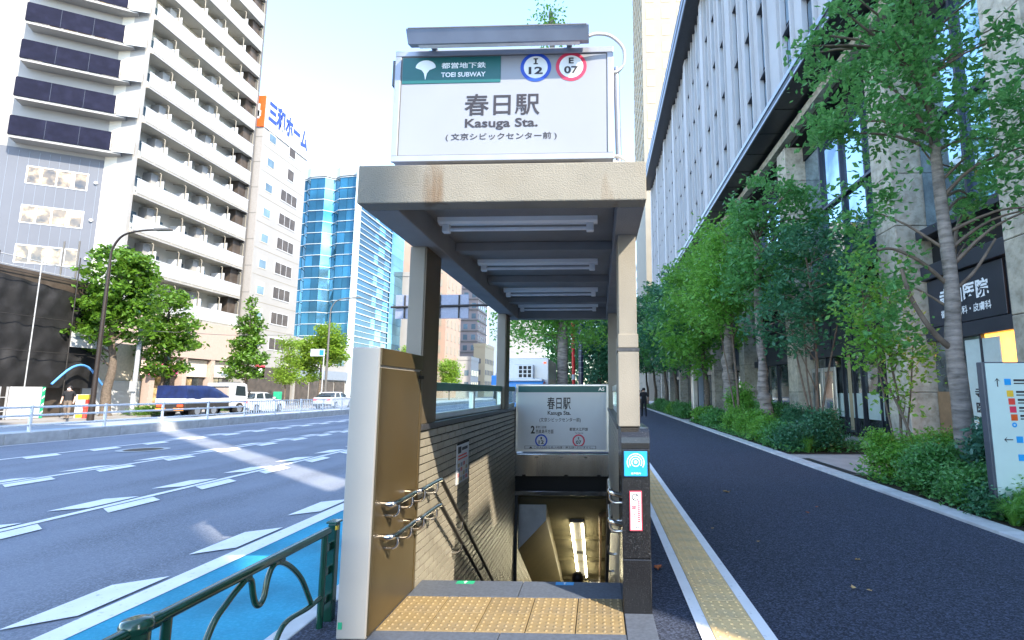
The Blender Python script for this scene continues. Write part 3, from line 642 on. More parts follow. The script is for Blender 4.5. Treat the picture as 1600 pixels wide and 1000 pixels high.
part('cornice_edge', MB().box(6.975,6.998,YB0-.3,YB1,12.66,12.74), 'cornice_edge', co)
part('beam_band', MB().box(7.96,8.29,YB0,YB1,12.10,12.40), 'stone_pier', co)
for k in range(40): part('soffit_seam', MB().box(7.06,7.94,YB0+2*k,YB0+2*k+.03,12.605,12.618), 'black_recess', co)
uc = part('upper_cornice', MB().bbox(6.9,9.49,YB0-.3,YB1+.2,31.4,33.4,.05), 'cornice_dark', rb)
part('cornice_edge', MB().box(6.86,6.898,YB0-.3,YB1+.2,31.5,31.75), 'cornice_edge', uc)
part('cornice_edge', MB().box(6.86,6.898,YB0-.3,YB1+.2,32.4,32.7), 'cornice_edge', uc)
fin_l = MB().bbox(-.24,.0,-.07,.07,13.201,31.395,.012).mesh('fin')
fin_w = MB().bbox(-.08,.0,-.42,.42,13.201,31.395,.01).mesh('wall_panel')
pier_u = MB().bbox(-.45,-.10,-.5,.5,13.201,31.395,.02).mesh('upper_pier')
pane_u = MB().box(-.02,.0,-.42,.42,0,2.75).mesh('window_pane')
ledge = MB().prism([(-.26,0),(.0,0),(.0,.5),(-.05,.5)],'y',-.42,.42).mesh('window_ledge')
for bi,yb in enumerate(BAY):
    if yb-1 > YB1: break
    part('upper_pier', pier_u, 'fin_grey', rb, (8.40,yb-.5,0))
    if bi == len(BAY)-1: break
    sp = (PIT-1.0)/3
    for k in range(3):
        yc = yb+sp*(k+.5)
        part('wall_panel', fin_w, 'fin_grey', rb, (8.32,yc-.55,0))
        part('fin', fin_l, 'fin_grey', rb, (8.32,yc-.05,0))
        part('fin', fin_l, 'fin_grey', rb, (8.32,yc+1.02,0))
        for fz in range(5):
            z = 13.9+3.55*fz
            part('window_pane', pane_u, 'sky_glass' if (k+fz) % 3 == 0 else 'win_dark', rb, (8.34,yc+.49,z))
            part('window_ledge', ledge, 'metal_navy', rb, (8.36,yc+.49,z-.6))
part('glazing', MB().box(8.40,8.44,YB0,YB1,13.201,31.395), 'win_dark', rb)
part('glazing_back', MB().box(8.45,9.49,YB0,YB1,13.201,31.39), 'fin_grey', rb)
# piers of the two-storey base
for bi,yb in enumerate([10.35,14.95]+[14.95+PIT*k for k in range(1,9)]+[-.2,4.6]):
    pr_ = part('pier', MB().box(8.03,8.93,yb-.97,yb-.03,0,11.9), 'grout', rb)
    for k in range(8):
        pm = part('stone_block', MB().bbox(8.0,8.95,yb-1.0,yb,.012+1.48*k,1.48*(k+1)-.0,.02), 'stone_pier', pr_)
# shop base between the piers
SP = [(-.2,3.6),(4.6,9.35),(10.35,13.95),(14.95,21.55)]+[(14.95+PIT*k,14.95+PIT*(k+1)-1) for k in range(1,8)]
for si,(a,b) in enumerate(SP):
    def bx(n,x0,x1,z0,z1,m,p=rb,y0=a,y1=b): return part(n, MB().bbox(x0,x1,y0+.002,y1-.002,z0,z1,.01), m, p)
    bx('spandrel',8.55,8.85,2.78,3.10,'metal_navy'); bx('spandrel',8.55,8.85,4.38,4.75,'metal_navy')
    bx('recess',8.9,9.4,4.76,5.5,'black_recess'); bx('spandrel',8.5,8.9,5.5,5.72,'metal_navy')
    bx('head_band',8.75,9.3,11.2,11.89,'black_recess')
    n = max(2, int(round((b-a)/1.6)))
    lit = (si == 2)
    wd = (b-a)/n
    for k in range(n):
        y0, y1 = a+wd*k, a+wd*(k+1)
        part('upper_glass', MB().box(8.80,8.83,y0+.05,y1-.05,5.73,8.4), 'sky_glass', rb)
        part('upper_glass', MB().box(8.80,8.83,y0+.05,y1-.05,8.5,11.19), 'sky_glass', rb)
        part('mullion', MB().box(8.68,8.84,y0-.04,y0+.04,5.73,11.19), 'metal_navy', rb)
        part('sign_zone', MB().box(8.72,8.76,y0+.03,y1-.03,3.11,4.37), 'metal_navy', rb)
        part('shop_glass', MB().box(8.72,8.74,y0+.04,y1-.04,.12,2.775), 'warm_lit' if (lit and k == 0) else 'shop_glass', rb)
        part('mullion', MB().box(8.64,8.76,y0-.03,y0+.03,.0,2.777), 'metal_navy', rb)
    part('transom', MB().box(8.66,8.76,a+.05,b-.05,8.405,8.495), 'metal_navy', rb)
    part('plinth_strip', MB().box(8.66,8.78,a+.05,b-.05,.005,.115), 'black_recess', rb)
    if si == 3:
        nn = 5; wd = (b-a)/nn
        for k in range(nn):
            part('frosted_strip', MB().box(8.705,8.715,a+wd*k+.1,a+wd*(k+1)-.1,.62,1.45), 'frosted', rb)
            part('mullion', MB().box(8.62,8.72,a+wd*k+.02,a+wd*k+.08,.0,2.777), 'metal_navy', rb)
            if k % 2 == 0: part('curtain', MB().box(8.70,8.704,a+wd*k+.9,a+wd*k+1.15,.2,2.77), 'beige_block', rb)
        for y in (19.4,20.5):
            d = part('door', MB().bbox(8.56,8.62,y,y+1.0,.02,2.4,.02), 'alu', rb)
            part('door_glass', MB().box(8.545,8.559,y+.15,y+.85,.9,2.25), 'shop_glass', d)
            part('door_base', MB().box(8.545,8.559,y+.05,y+.95,.05,.85), 'brown_wood', d)
            part('handle', MB().tube([(8.50,y+.12,.8),(8.50,y+.12,1.8)],.02,8), 'chrome', d)
part('clinic_door', MB().bbox(8.66,8.70,11.6,12.7,.05,2.7,.02), 'frosted', rb)
part('lit_window', MB().box(8.69,8.715,10.42,11.10,1.75,2.77), 'warm_lit', rb)
part('lit_window', MB().box(8.69,8.715,11.2,11.95,1.85,2.72), 'warm_lit', rb)
part('wood_panel', MB().box(8.68,8.715,13.0,13.9,.05,1.5), 'brown_wood', rb)
part('lit_window', MB().box(8.70,8.719,10.40,10.8,3.15,4.3), 'warm_lit', rb)
cs = thing('clinic_sign', 'dark clinic sign panel with white raised characters above the shop window behind the near tree', 'sign', (8.68,12.3,3.1))
part('panel', MB().bbox(8.66,8.715,11.3,13.9,3.14,4.34,.01), 'metal_navy', cs)
lettering('寺田医院', 13.42,11.75,3.62,4.05,8.652,'white_ink',cs,'-x',bold=.03)
lettering('循環器内科・皮膚科', 13.42,11.72,3.32,3.52,8.652,'white_ink',cs,'-x',bold=.02)
ds = thing('clinic_door_lettering', 'dark characters in two rows on the frosted clinic door', 'sign', (8.65,12.1,1.0))
lettering('寺田', 12.5,11.9,1.35,1.6,8.655,'ink',ds,'-x',bold=.02); lettering('医院', 12.5,11.9,1.02,1.27,8.655,'ink',ds,'-x',bold=.02)

# tower behind, glass block behind, unseen block added behind the camera to shade the near road
def simple_tower(name, label, x0,x1,y0,y1,h, wallm, winm, fl=3.2, wy=2.4, faces='-y+x', wsz=(1.3,1.5), z0=3.5, ledge_m=None, zmin=None):
    t = thing(name, label, 'building', ((x0+x1)/2,(y0+y1)/2,0))
    part('wall', MB().box(x0,x1,y0,y1,-.2,h), wallm, t)
    part('roof_parapet', MB().box(x0-.1,x1+.1,y0-.1,y1+.1,h,h+.9), wallm, t)
    wmy = MB().box(-wsz[0]/2,wsz[0]/2,-.05,.1,0,wsz[1]).mesh('window'); wmx = MB().box(-.1,.1,-wsz[0]/2,wsz[0]/2,0,wsz[1]).mesh('window')
    z = z0
    while z+wsz[1] < h-.3:
        if zmin is None or z > zmin:
            if '-y' in faces:
                n = int((x1-x0)//wy)
                for k in range(n): part('window', wmy, winm, t, (x0+(k+.5)*(x1-x0)/n,y0,z))
            if '+x' in faces:
                n = int((y1-y0)//wy)
                for k in range(n): part('window', wmx, winm, t, (x1,y0+(k+.5)*(y1-y0)/n,z))
            if '-x' in faces:
                n = int((y1-y0)//wy)
                for k in range(n): part('window', wmx, winm, t, (x0,y0+(k+.5)*(y1-y0)/n,z))
            if ledge_m: part('ledge', MB().box(x0-.25,x1+.25,y0-.25,y1+.25,z-.6,z-.35), ledge_m, t)
        z += fl
    return t
simple_tower('residential_tower', 'tall beige tower with ochre window bays rising behind the finned office building', 8.3,34,88,110,92,'cream_wall','beige_block',3.3,2.6,'-y-x',(1.5,2.0),36,None)
simple_tower('glass_block', 'pale blue glass block seen in the gap right of the canopy beyond the trees', 11.5,24,150,170,38,'bluegrey','sky_glass',3.4,2.2,'-y-x',(1.7,2.2),4)
link_b = thing('added_shade_block', 'tall plain grey block added unseen behind the viewpoint to shade the near road', 'building', (12,-27,0))
part('wall', MB().box(9.2,16.5,-60,-13.3,-.2,46), 'fin_grey', link_b)

# ================================================================ LEFT: APARTMENT BUILDING
ab = thing('apartment_building', 'white apartment block with rows of long balconies and a grey wing with navy balconies', 'building', (-42,47,0))
BX, BY0, BY1, FH, FZ = -38.0, 39.7, 53.7, 3.16, 8.35
part('wall', MB().box(-52,-39.6,BY0-.0,BY1,-.2,52), 'balcony_wall', ab)
part('corner_wall', MB().add([(-39.6,BY0,4.5),(-38.25,BY0+.1,4.5),(-38.25,BY0+.4,4.5),(-39.6,BY0+.4,4.5),(-39.6,BY0,52),(-38.25,BY0+.1,52),(-38.25,BY0+.4,52),(-39.6,BY0+.4,52)],[(0,1,5,4),(1,2,6,5),(2,3,7,6),(4,5,6,7),(3,0,4,7)]), 'white_wall', ab)
part('end_wall', MB().box(-39.6,-38.1,BY1-.15,BY1+.25,4.5,52), 'grey_trim', ab)
part('recess_shade_fill', MB().box(-39.55,-38.45,BY1-1.3,BY1-.17,8.2,52), 'shop_dark', ab)  # solid dark box, its colour standing in for shade in the end openings
slab_m = MB().box(-39.6,BX,BY0+.41,BY1-.16,-.22,0).mesh('balcony'); slab_m.materials.append(M['soffit_beige'])
NP = 10; pw = (BY1-BY0-.57)/NP
pan_m = MB().bbox(-.05,.0,.015,pw-.015,-.16,1.14,.01).mesh('parapet_panel'); pan_m.materials.append(M['parapet_glass'])
rail_m = MB().box(-.07,.02,0,BY1-BY0-.57,1.142,1.20).mesh('top_rail'); rail_m.materials.append(M['white_paint'])
edge_m = MB().box(-.09,.03,0,BY1-BY0-.57,-.28,-.165).mesh('slab_edge'); edge_m.materials.append(M['white_wall'])
prt_m = MB().box(-1.5,-.12,-.02,.02,.06,2.0).mesh('partition'); prt_m.materials.append(M['white_paint'])
prp_m = MB().box(-1.5,-.02,-.06,.06,2.0,2.92).mesh('partition_frame'); prp_m.materials.append(M['cream_wall'])
win_m = MB().box(-.03,.06,-.75,.75,.1,2.05).mesh('window'); win_m.materials.append(M['win_sky'])
frm_m = MB().box(.061,.09,-.03,.03,.1,2.05).mesh('window_frame'); frm_m.materials.append(M['white_paint'])
pip_m = MB().tube([(-1.35,0,2.75),(-.25,0,2.62),(-.10,0,2.5)],.05,6).tube([(-.10,0,2.5),(-.10,0,.1)],.04,6).mesh('drain_pipe'); pip_m.materials.append(M['cream_wall'])
box_m = MB().bbox(-1.45,-.75,-.35,.35,.05,.75,.03).mesh('air_conditioner'); box_m.materials.append(M['white_paint'])
bx_m = MB().box(-1.5,-.7,-.35,.35,.05,2.6).mesh('meter_closet'); bx_m.materials.append(M['white_wall'])
for f in range(14):
    z = FZ+FH*f
    b = part('balcony', slab_m, None, ab, (0,0,z))
    part('top_rail', rail_m, None, b, (BX,BY0+.41,z)); part('slab_edge', edge_m, None, b, (BX,BY0+.41,z))
    for k in range(NP): part('parapet_panel', pan_m, None, b, (BX,BY0+.41+pw*k,z))
    for k in range(5):
        y = BY0+1.7+2.78*k
        part('window', win_m, None, b, (-39.6,y-.2,z)); part('window_frame', frm_m, None, b, (-39.6,y-.2,z))
        if k: part('partition', prt_m, None, b, (BX,y-1.4,z))
        if k % 2 == 0: part('meter_closet', bx_m, None, b, (BX-.1,y+1.15,z))
        part('air_conditioner', box_m, None, b, (BX,y+.6 if k % 2 else y-.9,z))
        part('drain_pipe', pip_m, None, b, (BX,y+1.0,z))
# the wing, turned towards the crossing
WO = Vector((-40.1,40.0,0)); WD = Vector((-.87,-.49,0)).normalized(); WN = Vector((.49,-.87,0)).normalized()
def wpt(t, n, z): p = WO+WD*t+WN*n; return (p.x,p.y,z)
def wbox(t0,t1,n0,n1,z0,z1):
    return MB().add([wpt(t0,n0,z0),wpt(t1,n0,z0),wpt(t1,n1,z0),wpt(t0,n1,z0),wpt(t0,n0,z1),wpt(t1,n0,z1),wpt(t1,n1,z1),wpt(t0,n1,z1)],
        [(0,1,2,3),(7,6,5,4),(0,4,5,1),(1,5,6,2),(2,6,7,3),(3,7,4,0)])
part('wing_wall', wbox(-.2,18,-10,0,-.2,20.4), 'grey_siding', ab)
part('wing_upper_wall', wbox(-.2,18,-10,.0,20.401,52), 'white_wall', ab)
for k in range(24): part('siding_joint', wbox(.3+.6*k,.315+.6*k,0,.012,5.5,20.2), 'bluegrey', ab)
for r in range(10):
    z = 8.2+3.16*r; up = z > 20.5
    gw = part('window_group', wbox(1.45,5.15,.0,.035,z-.08,z+1.38), 'white_paint', ab)
    for k,(a,b) in enumerate(((1.55,2.25),(2.5,3.3),(3.4,4.2),(4.35,5.05))): part('window', wbox(a,b,.036,.05,z,z+1.3), 'win_warm', gw)
    if not up:
        part('vent', MB().tube([wpt(.95,.0,z+.7),wpt(.95,.15,z+.7)],.12,10), 'white_paint', ab)
    if z > 19.0:
        zb = z+.85-.75
        nb_ = part('navy_balcony', wbox(.05,6.0,1.15,1.22,zb,zb+1.55), 'navy_panel', ab)
        part('side_panel', wbox(.0,.05,.0,1.22,zb,zb+1.5), 'soffit_beige', nb_)
        part('side_panel', wbox(6.0,6.06,.0,1.22,zb,zb+1.5), 'navy_panel', nb_)
        part('floor', wbox(-.6,6.0,.0,1.14,zb-.22,zb-.02), 'white_wall', nb_)
        for a in (2.0,4.0): part('seam', wbox(a-.012,a+.012,1.221,1.226,zb,zb+1.55), 'metal_navy', nb_)
        part('corner_parapet', MB().add([wpt(-.05,1.18,zb-.1),(-38.03,BY0-.25,zb-.1),(-38.03,BY0-.25,zb+1.2),wpt(-.05,1.18,zb+1.2),wpt(-.05,1.10,zb-.1),(-38.13,BY0-.19,zb-.1),(-38.13,BY0-.19,zb+1.2),wpt(-.05,1.10,zb+1.2)],[(0,1,2,3),(7,6,5,4),(3,2,6,7),(0,4,5,1)]), 'parapet_glass', nb_)
# ground storeys of the block
part('base_band', MB().box(-39.6,-37.9,BY0,BY1,4.6,8.1), 'pink_tile', ab)
part('shop_wall', MB().box(-39.6,-38.6,BY0,BY1,-.1,4.6), 'shop_dark', ab)
for k in range(4):
    y = BY0+.2+3.45*k
    part('shop_pier', MB().box(-38.6,-37.95,y,y+.5,.1,4.6), 'pink_tile', ab)
    part('shutter', MB().box(-38.55,-38.3,y+.55,y+3.4,2.9,4.5), 'awning', ab)
    part('shop_window', MB().box(-38.59,-38.5,y+.7,y+1.9,.3,2.8), 'win_warm', ab)
    part('shop_window', MB().box(-38.59,-38.5,y+2.0,y+3.3,.3,2.8), 'win_dark', ab)

# white office building with the roof sign
wb = thing('white_office_building', 'narrow white office building with rooftop signboard beside the apartment block', 'building', (-41,58.7,0))
CX, CY0, CY1, CH = -37.4, 54.2, 62.9, 31.0
part('wall', MB().box(-50,CX,CY0,CY1,-.2,CH), 'white_wall', wb)
part('side_cladding', MB().box(-49,CX-.05,CY0-.06,CY0-.005,5,CH-.2), 'grey_tilewall', wb)
for k in range(9):
    z = 6.2+2.95*k
    part('cladding_joint', MB().box(-40,CX-.06,CY0-.075,CY0-.061,z,z+.05), 'grey_trim', wb)
    rw = part('recess_window', MB().box(CX-.01,CX+.03,55.1,56.5,z,z+1.5), 'soffit_beige', wb)
    part('pane', MB().box(CX+.031,CX+.04,55.25,56.4,z+.1,z+1.0), 'win_sky', rw)
    a,b,h = (58.0,61.4,1.5) if z < 24 else (59.0,60.4,1.5)
    sw = part('window', MB().box(CX-.01,CX+.05,a,b,z,z+h), 'white_paint', wb)
    n = 3 if b-a > 2 else 1
    for j in range(n): part('pane', MB().box(CX+.051,CX+.06,a+.08+(b-a-.1)/n*j,a+(b-a-.1)/n*(j+1),z+.1,z+h-.1), 'shop_dark', sw)
for r in range(10): part('floor_line', MB().box(CX,CX+.015,CY0+.1,CY1-.1,5.4+2.95*r,5.45+2.95*r), 'cream_wall', wb)
part('shop_front', MB().box(CX,CX+.2,CY0+.3,CY1-.3,.1,4.2), 'shop_dark', wb)
rs = thing('rooftop_sign', 'white rooftop signboard with blue edged characters and an orange end panel', 'sign', (CX,58.5,CH))
part('board', MB().box(CX-.5,CX+.1,CY0,CY1,CH+.0,CH+4.2), 'white_paint', rs)
part('end_panel', MB().box(-39.0,CX-.0,CY0-.16,CY0-.02,CH+.0,CH+3.7), 'orange', rs)
part('end_mark', MB().box(-38.9,CX-.55,CY0-.20,CY0-.165,CH+.95,CH+2.7).box(-38.6,CX-.4,CY0-.20,CY0-.165,CH+1.2,CH+1.9), 'white_paint', rs)
L1 = lettering('三和ホーム', CY0+.4,CY1-.3,CH+.9,CH+3.7,CX+.12,'letter_blue',rs,'+x',bold=.05)

# glass tower
gt = thing('glass_tower', 'blue glass office tower with folded facade and white floor bands', 'building', (-44,86,0))
GX, GY0, GY1, GH = -37.0, 76.8, 96.5, 36.0
zig = [(-50,79.4),(-46.6,79.0),(-45.6,78.2),(-43.1,77.9),(-41.9,79.0),(-40.7,78.0),(-38.0,77.6),(GX,GY0+.4)]
body = [(-56,79.4)]+[(x-.0,y+.30) for x,y in zig]+[(GX-.25,GY1),(-56,GY1)]
part('core', MB().prism(body,'z',-.2,GH-.6), 'tower_dark', gt)
part('crown', MB().prism([(-50.2,79.1)]+[(x,y-.12) for x,y in zig[1:]]+[(GX+.1,GY0),(GX+.1,GY1+.2),(-50.2,GY1+.2)],'z',GH-.6,GH+.9), 'tower_white', gt)
part('corner_column', MB().box(GX-.45,GX+.25,GY0-.1,GY0+.55,-.1,GH+.4), 'tower_white', gt)
ms = ['tower_dark','tower_glass','tower_dark','tower_glass','tower_dark','tower_dark','tower_glass']
for i in range(len(zig)-1):
    (xa,ya),(xb,yb) = zig[i],zig[i+1]
    if i == len(zig)-2: xb,yb = GX-.5,GY0+.5
    z = 1.0; npn = max(1, round(math.hypot(xb-xa,yb-ya)/1.25))
    while z < GH-1.6:
        for q in range(npn):
            f0,f1 = q/npn,(q+1)/npn; x0_,x1_,y0_,y1_ = xa+(xb-xa)*f0+.025,xa+(xb-xa)*f1-.025,ya+(yb-ya)*f0,ya+(yb-ya)*f1; tl = random.uniform(-.012,.012)
            part('glass_panel', MB().add([(x0_,y0_+tl,z),(x1_,y1_-tl,z),(x1_,y1_-tl*.5,z+1.72),(x0_,y0_-tl,z+1.72)],[(0,1,2,3)]).add([(x0_,y0_+.05,z),(x1_,y1_+.05,z),(x1_,y1_+.05,z+1.72),(x0_,y0_+.05,z+1.72)],[(3,2,1,0)]), ms[i], gt)
        z += 1.8
    for k in range(20):
        z = 1.0+1.8*k-.08
        if z > GH-.7: break
        part('floor_band', MB().add([(xa,ya-.10,z),(xb,yb-.10,z),(xb,yb-.10,z+.09),(xa,ya-.10,z+.09),(xa,ya+.02,z),(xb,yb+.02,z),(xb,yb+.02,z+.09),(xa,ya+.02,z+.09)],[(0,1,2,3),(0,4,5,1),(3,2,6,7)]), 'tower_white', gt)
for k in range(20):
    z = 1.0+1.8*k
    if z > GH-1.8: break
    for j in range(5):
        y0 = GY0+.6+2.6*j
        part('glass_panel', MB().box(GX-.2,GX-.08,y0+.04,y0+2.5,z,z+1.5), ['tower_glass','tower_dark'][(j*3+k)%2], gt)
    part('smooth_glass', MB().box(GX-.2,GX-.04,GY0+13.7,GY1-.1,z-.06,z+1.70), 'tower_glass', gt)
    part('floor_band', MB().box(GX-.1,GX+.12,GY0+.56,GY0+13.5,z-.20,z-.05), 'tower_white', gt)
    part('floor_band', MB().box(GX-.1,GX+.06,GY0+.56,GY0+13.5,z+.72,z+.80), 'tower_white', gt)
part('joint', MB().box(GX-.2,GX+.02,GY0+13.5,GY0+13.68,0,GH-.7), 'tower_dark', gt)

# distant buildings beyond
simple_tower('distant_tower', 'pinkish tiled apartment tower seen between the canopy posts', -46,-34,115,128,38,'brown_tile','cream_wall',3.0,2.6,'-y+x',(1.1,1.7),4)
simple_tower('distant_tower', 'mauve grey apartment tower behind the pinkish one', -42,-35,150,163,40,'mauve_tile','win_sky',3.1,2.2,'-y+x',(1.2,1.5),4,'grey_trim')
simple_tower('distant_tower', 'hazy blue grey slab tower far down the avenue beside the rear post', -68,-52,320,340,92,'bluegrey','bluegrey',4,4,'-y',(2,2),6)
simple_tower('distant_block', 'low tan building far down the avenue beside the blue road sign', -33.5,-30.4,140,152,13.5,'beige_block','grey_trim',3,2,'-y+x',(.9,1.3),3)
simple_tower('distant_block', 'small white building in front of the mauve tower', -34.5,-30.5,125,133,9,'white_wall','win_sky',2.8,2,'-y+x',(1.,1.3),2.5)
simple_tower('distant_block', 'narrow grey building left of the pinkish tower', -40.5,-35.4,104,112,17,'grey_tilewall','win_sky',3,2.2,'-y+x',(1.3,1.6),3)
simple_tower('distant_block', 'white ribbed office block beyond the refrigerated truck', -34,-21.5,200,215,31,'white_wall','grey_tilewall',3.1,2.2,'-y+x',(1.5,.9),4)
simple_tower('distant_block', 'white building with grey window band behind the glass tower', -41,-34,100,110,24,'white_wall','bluegrey',5,3,'-y+x',(2,1.5),4)

# ================================================================ VEGETATION
rng = np.random.default_rng(11)
def leaf_mesh(name, C, size, N_, asp=.55, bend=.25):
    """C: leaf centres (n,3); one bent diamond-shaped leaf of two faces at each"""
    n = len(C); N0 = N_/np.linalg.norm(N_,axis=1,keepdims=True)
    t = rng.normal(size=(n,3)); t -= (t*N0).sum(1,keepdims=True)*N0; t /= np.linalg.norm(t,axis=1,keepdims=True)+1e-9
    b = np.cross(N0,t); s = (size*rng.uniform(.6,1.25,n))[:,None]
    V = np.empty((n,4,3),'f')
    V[:,0] = C-t*s*.5; V[:,1] = C+b*s*asp*.5-N0*s*bend*.2+t*s*.06; V[:,2] = C+t*s*.5-N0*s*bend*.35; V[:,3] = C-b*s*asp*.5-N0*s*bend*.2+t*s*.06
    V = V.reshape(-1,3); i0 = np.arange(n)*4
    F = np.stack([i0,i0+1,i0+2,i0,i0+2,i0+3],1).reshape(-1)
    m = bpy.data.meshes.new(name); m.vertices.add(n*4); m.vertices.foreach_set('co', V.ravel())
    m.loops.add(n*6); m.loops.foreach_set('vertex_index', F.astype('i'))
    m.polygons.add(n*2); m.polygons.foreach_set('loop_start', np.arange(0,n*6,3,dtype='i'))
    m.update(calc_edges=True); return m
def clumps(blobs, n):
    """points in a set of ellipsoids, denser towards their skins"""
    w_ = np.array([b[3]*b[4]*b[5] for b in blobs]); w_ = w_**.8; w_ /= w_.sum()
    idx = rng.choice(len(blobs), n, p=w_); B = np.array(blobs)[idx]
    d = rng.normal(size=(n,3)); d /= np.linalg.norm(d,axis=1,keepdims=True)
    r = rng.uniform(.25,1,n)**.45
    return B[:,:3]+d*r[:,None]*B[:,3:6]
def foliage(blobs, ncl, per, rc, size, up=.7, asp=.55):
    P = clumps(blobs, ncl)
    C = np.repeat(P,per,0)+rng.normal(size=(ncl*per,3))*np.array([rc,rc,rc*.62])
    N_ = rng.normal(size=C.shape); N_[:,2] = np.abs(N_[:,2])*.6+up
    return P, leaf_mesh('crown', C, size, N_, asp)
def limbs(mb, trunk, P, n, r0, seed=0):
    """limbs from points on the trunk to clump centres"""
    rr = random.Random(seed); tr = [Vector(p) for p in trunk]
    for k in range(n):
        q = Vector(P[rr.randrange(len(P))])
        c = [p for p in tr if p.z < q.z-.15]
        if not c: continue
        s = min(c[-max(1,int(len(c)*.75)):], key=lambda p: (p-q).length+rr.uniform(0,1.2))
        m1 = s.lerp(q,.45)+Vector((rr.uniform(-.12,.12),rr.uniform(-.12,.12),(q-s).length*.10))
        L_ = (q-s).length; rad = min(r0, .018*L_+.008)
        mb.tube(smooth_path([s,m1,q],3), [rad*(1-.13*i) for i in range(7)], 5, False)
def tree(name, label, base, trunk, r, blobs, ncl, per, rc, size, leaf, bark='bark_grey', nl=20, group=None, knots=0, extra=(), up=.7, asp=.55, cat='tree'):
    t = thing(name, label, cat, base, 0, group)
    pts = smooth_path(trunk, 5); n = len(pts)
    rs = [r*(1-.62*i/(n-1)) for i in range(n)]
    if knots:
        rr = random.Random(int(base[0]*97+base[1]*13))
        for i in range(n): rs[i] *= 1+knots*(.5*math.sin(i*1.9)+rr.uniform(-.4,.5))
    rs[0] *= 1.25
    P, m = foliage(blobs, ncl, per, rc, size, up, asp)
    tb = MB().tube(pts, rs, 12)
    part('trunk', tb, bark, t)
    lb = MB(); limbs(lb, pts, P, nl, r*.45, int(base[1]*10))
    for e in extra: lb.tube(smooth_path(e[0],5), [e[1]*(1-.5*i/(5*(len(e[0])-1))) for i in range(5*(len(e[0])-1)+1)], 7, False)
    if lb.v: part('branches', lb, bark if bark != 'bark_grey' else 'twig', t)
    part('crown', m, leaf, t); return t
G = 'street trees along the sidewalk bed'
# near tree with ringed trunk at the right
tree('street_tree','tall tree with pale ringed trunk beside the map board','%s' and (5.55,8.35,.05),[(5.55,8.35,0),(5.56,8.35,1.2),(5.53,8.35,2.2),(5.60,8.37,3.2),(5.58,8.4,4.6),(5.56,8.4,6.0),(5.5,8.45,7.6)],.15,
     [(4.6,8.3,6.2,1.1,1.2,.9),(5.9,8.2,6.4,1.1,1.2,.8),(6.6,8.5,5.0,.9,1.1,.8),(4.5,8.4,4.6,.55,.8,.55),(4.3,8.0,7.3,1.1,1.2,.8),(5.6,8.2,7.6,1.4,1.3,.8),(6.0,8.0,5.6,.8,.9,.6),(4.75,8.7,3.55,.55,.7,.45),(6.5,8.6,3.9,.45,.7,.35),(4.55,8.6,2.95,.45,.6,.35),(4.95,8.9,2.45,.4,.5,.35)],
     270,36,.145,.13,'leaf_shade','bark_grey',40,G,.05,extra=[([(5.5,8.35,2.15),(5.15,8.25,2.45),(4.85,8.2,2.95),(4.75,8.2,3.4)],.05),([(5.55,8.4,3.2),(5.1,8.3,3.55),(4.7,8.3,3.75),(4.4,8.2,3.7)],.035),([(5.52,8.4,3.0),(5.9,8.3,3.35),(6.3,8.3,3.9)],.035)])
# slim young trees behind it
tree('young_tree','slim young tree with thin stems and large leaves left of the ringed trunk',(5.6,10.2,.05),[(5.6,10.2,0),(5.65,10.2,1.2),(5.6,10.3,2.3),(5.7,10.3,3.4)],.03,
     [(5.5,10.2,2.9,.55,.6,.7),(5.9,10.2,2.2,.4,.5,.6),(5.2,10.1,2.3,.4,.5,.5),(5.6,10.2,1.5,.35,.4,.5)],110,12,.16,.12,'leaf_fresh','twig',16,G,extra=[([(5.6,10.2,0),(5.4,10.2,1.3),(5.25,10.2,2.5)],.022),([(5.6,10.2,0),(5.85,10.2,1.3),(6.0,10.2,2.4)],.02)])
tree('young_tree','leaning slim young tree in front of the frosted shop windows',(5.75,9.75,.05),[(5.75,9.75,0),(5.55,9.9,1.0),(5.3,10.2,2.1),(5.2,10.4,3.2)],.03,
     [(5.1,10.3,3.1,.45,.5,.5),(5.3,10.1,2.3,.45,.5,.45),(5.3,10.3,3.9,.5,.5,.5)],70,12,.2,.13,'leaf_fresh','twig',12,G)
# pruned trees and companions in the second bed
tree('street_tree','pruned tree with swollen grey trunk above the second shrub bed',(5.5,17.6,.05),[(5.5,17.6,0),(5.48,17.6,1.0),(5.4,17.6,1.6),(5.45,17.65,2.3),(5.4,17.7,4.0),(5.5,17.8,7.0)],.25,
     [(5.6,17.4,6.2,1.5,1.5,1.2),(4.7,17.2,5.2,1.0,1.1,.8),(6.6,17.4,6.0,1.1,1.2,1.1),(5.9,17.5,7.9,1.5,1.5,1.0),(6.8,17.4,7.4,.9,1.0,.8),(6.2,17.0,4.2,1.0,1.0,.6),(5.0,17.2,7.1,.9,1.0,.7)],140,40,.21,.20,'leaf_shade','bark_grey',26,G,.25)
tree('street_tree','pruned tree with knobbly cut trunk farther along the bed',(5.6,22.4,.05),[(5.6,22.4,0),(5.55,22.4,1.6),(5.45,22.4,2.6),(5.55,22.4,3.6),(5.5,22.5,5.6),(5.6,22.5,8.4)],.33,
     [(5.5,22.2,7.2,1.7,1.6,1.2),(4.6,22,5.8,1.3,1.3,1.0),(6.4,22.2,6.6,1.4,1.4,1.2),(5.5,22.3,8.4,1.3,1.3,.8),(4.9,22.0,4.8,1.1,1.1,.7)],130,40,.25,.23,'leaf_fresh','bark_grey',26,G,.25)
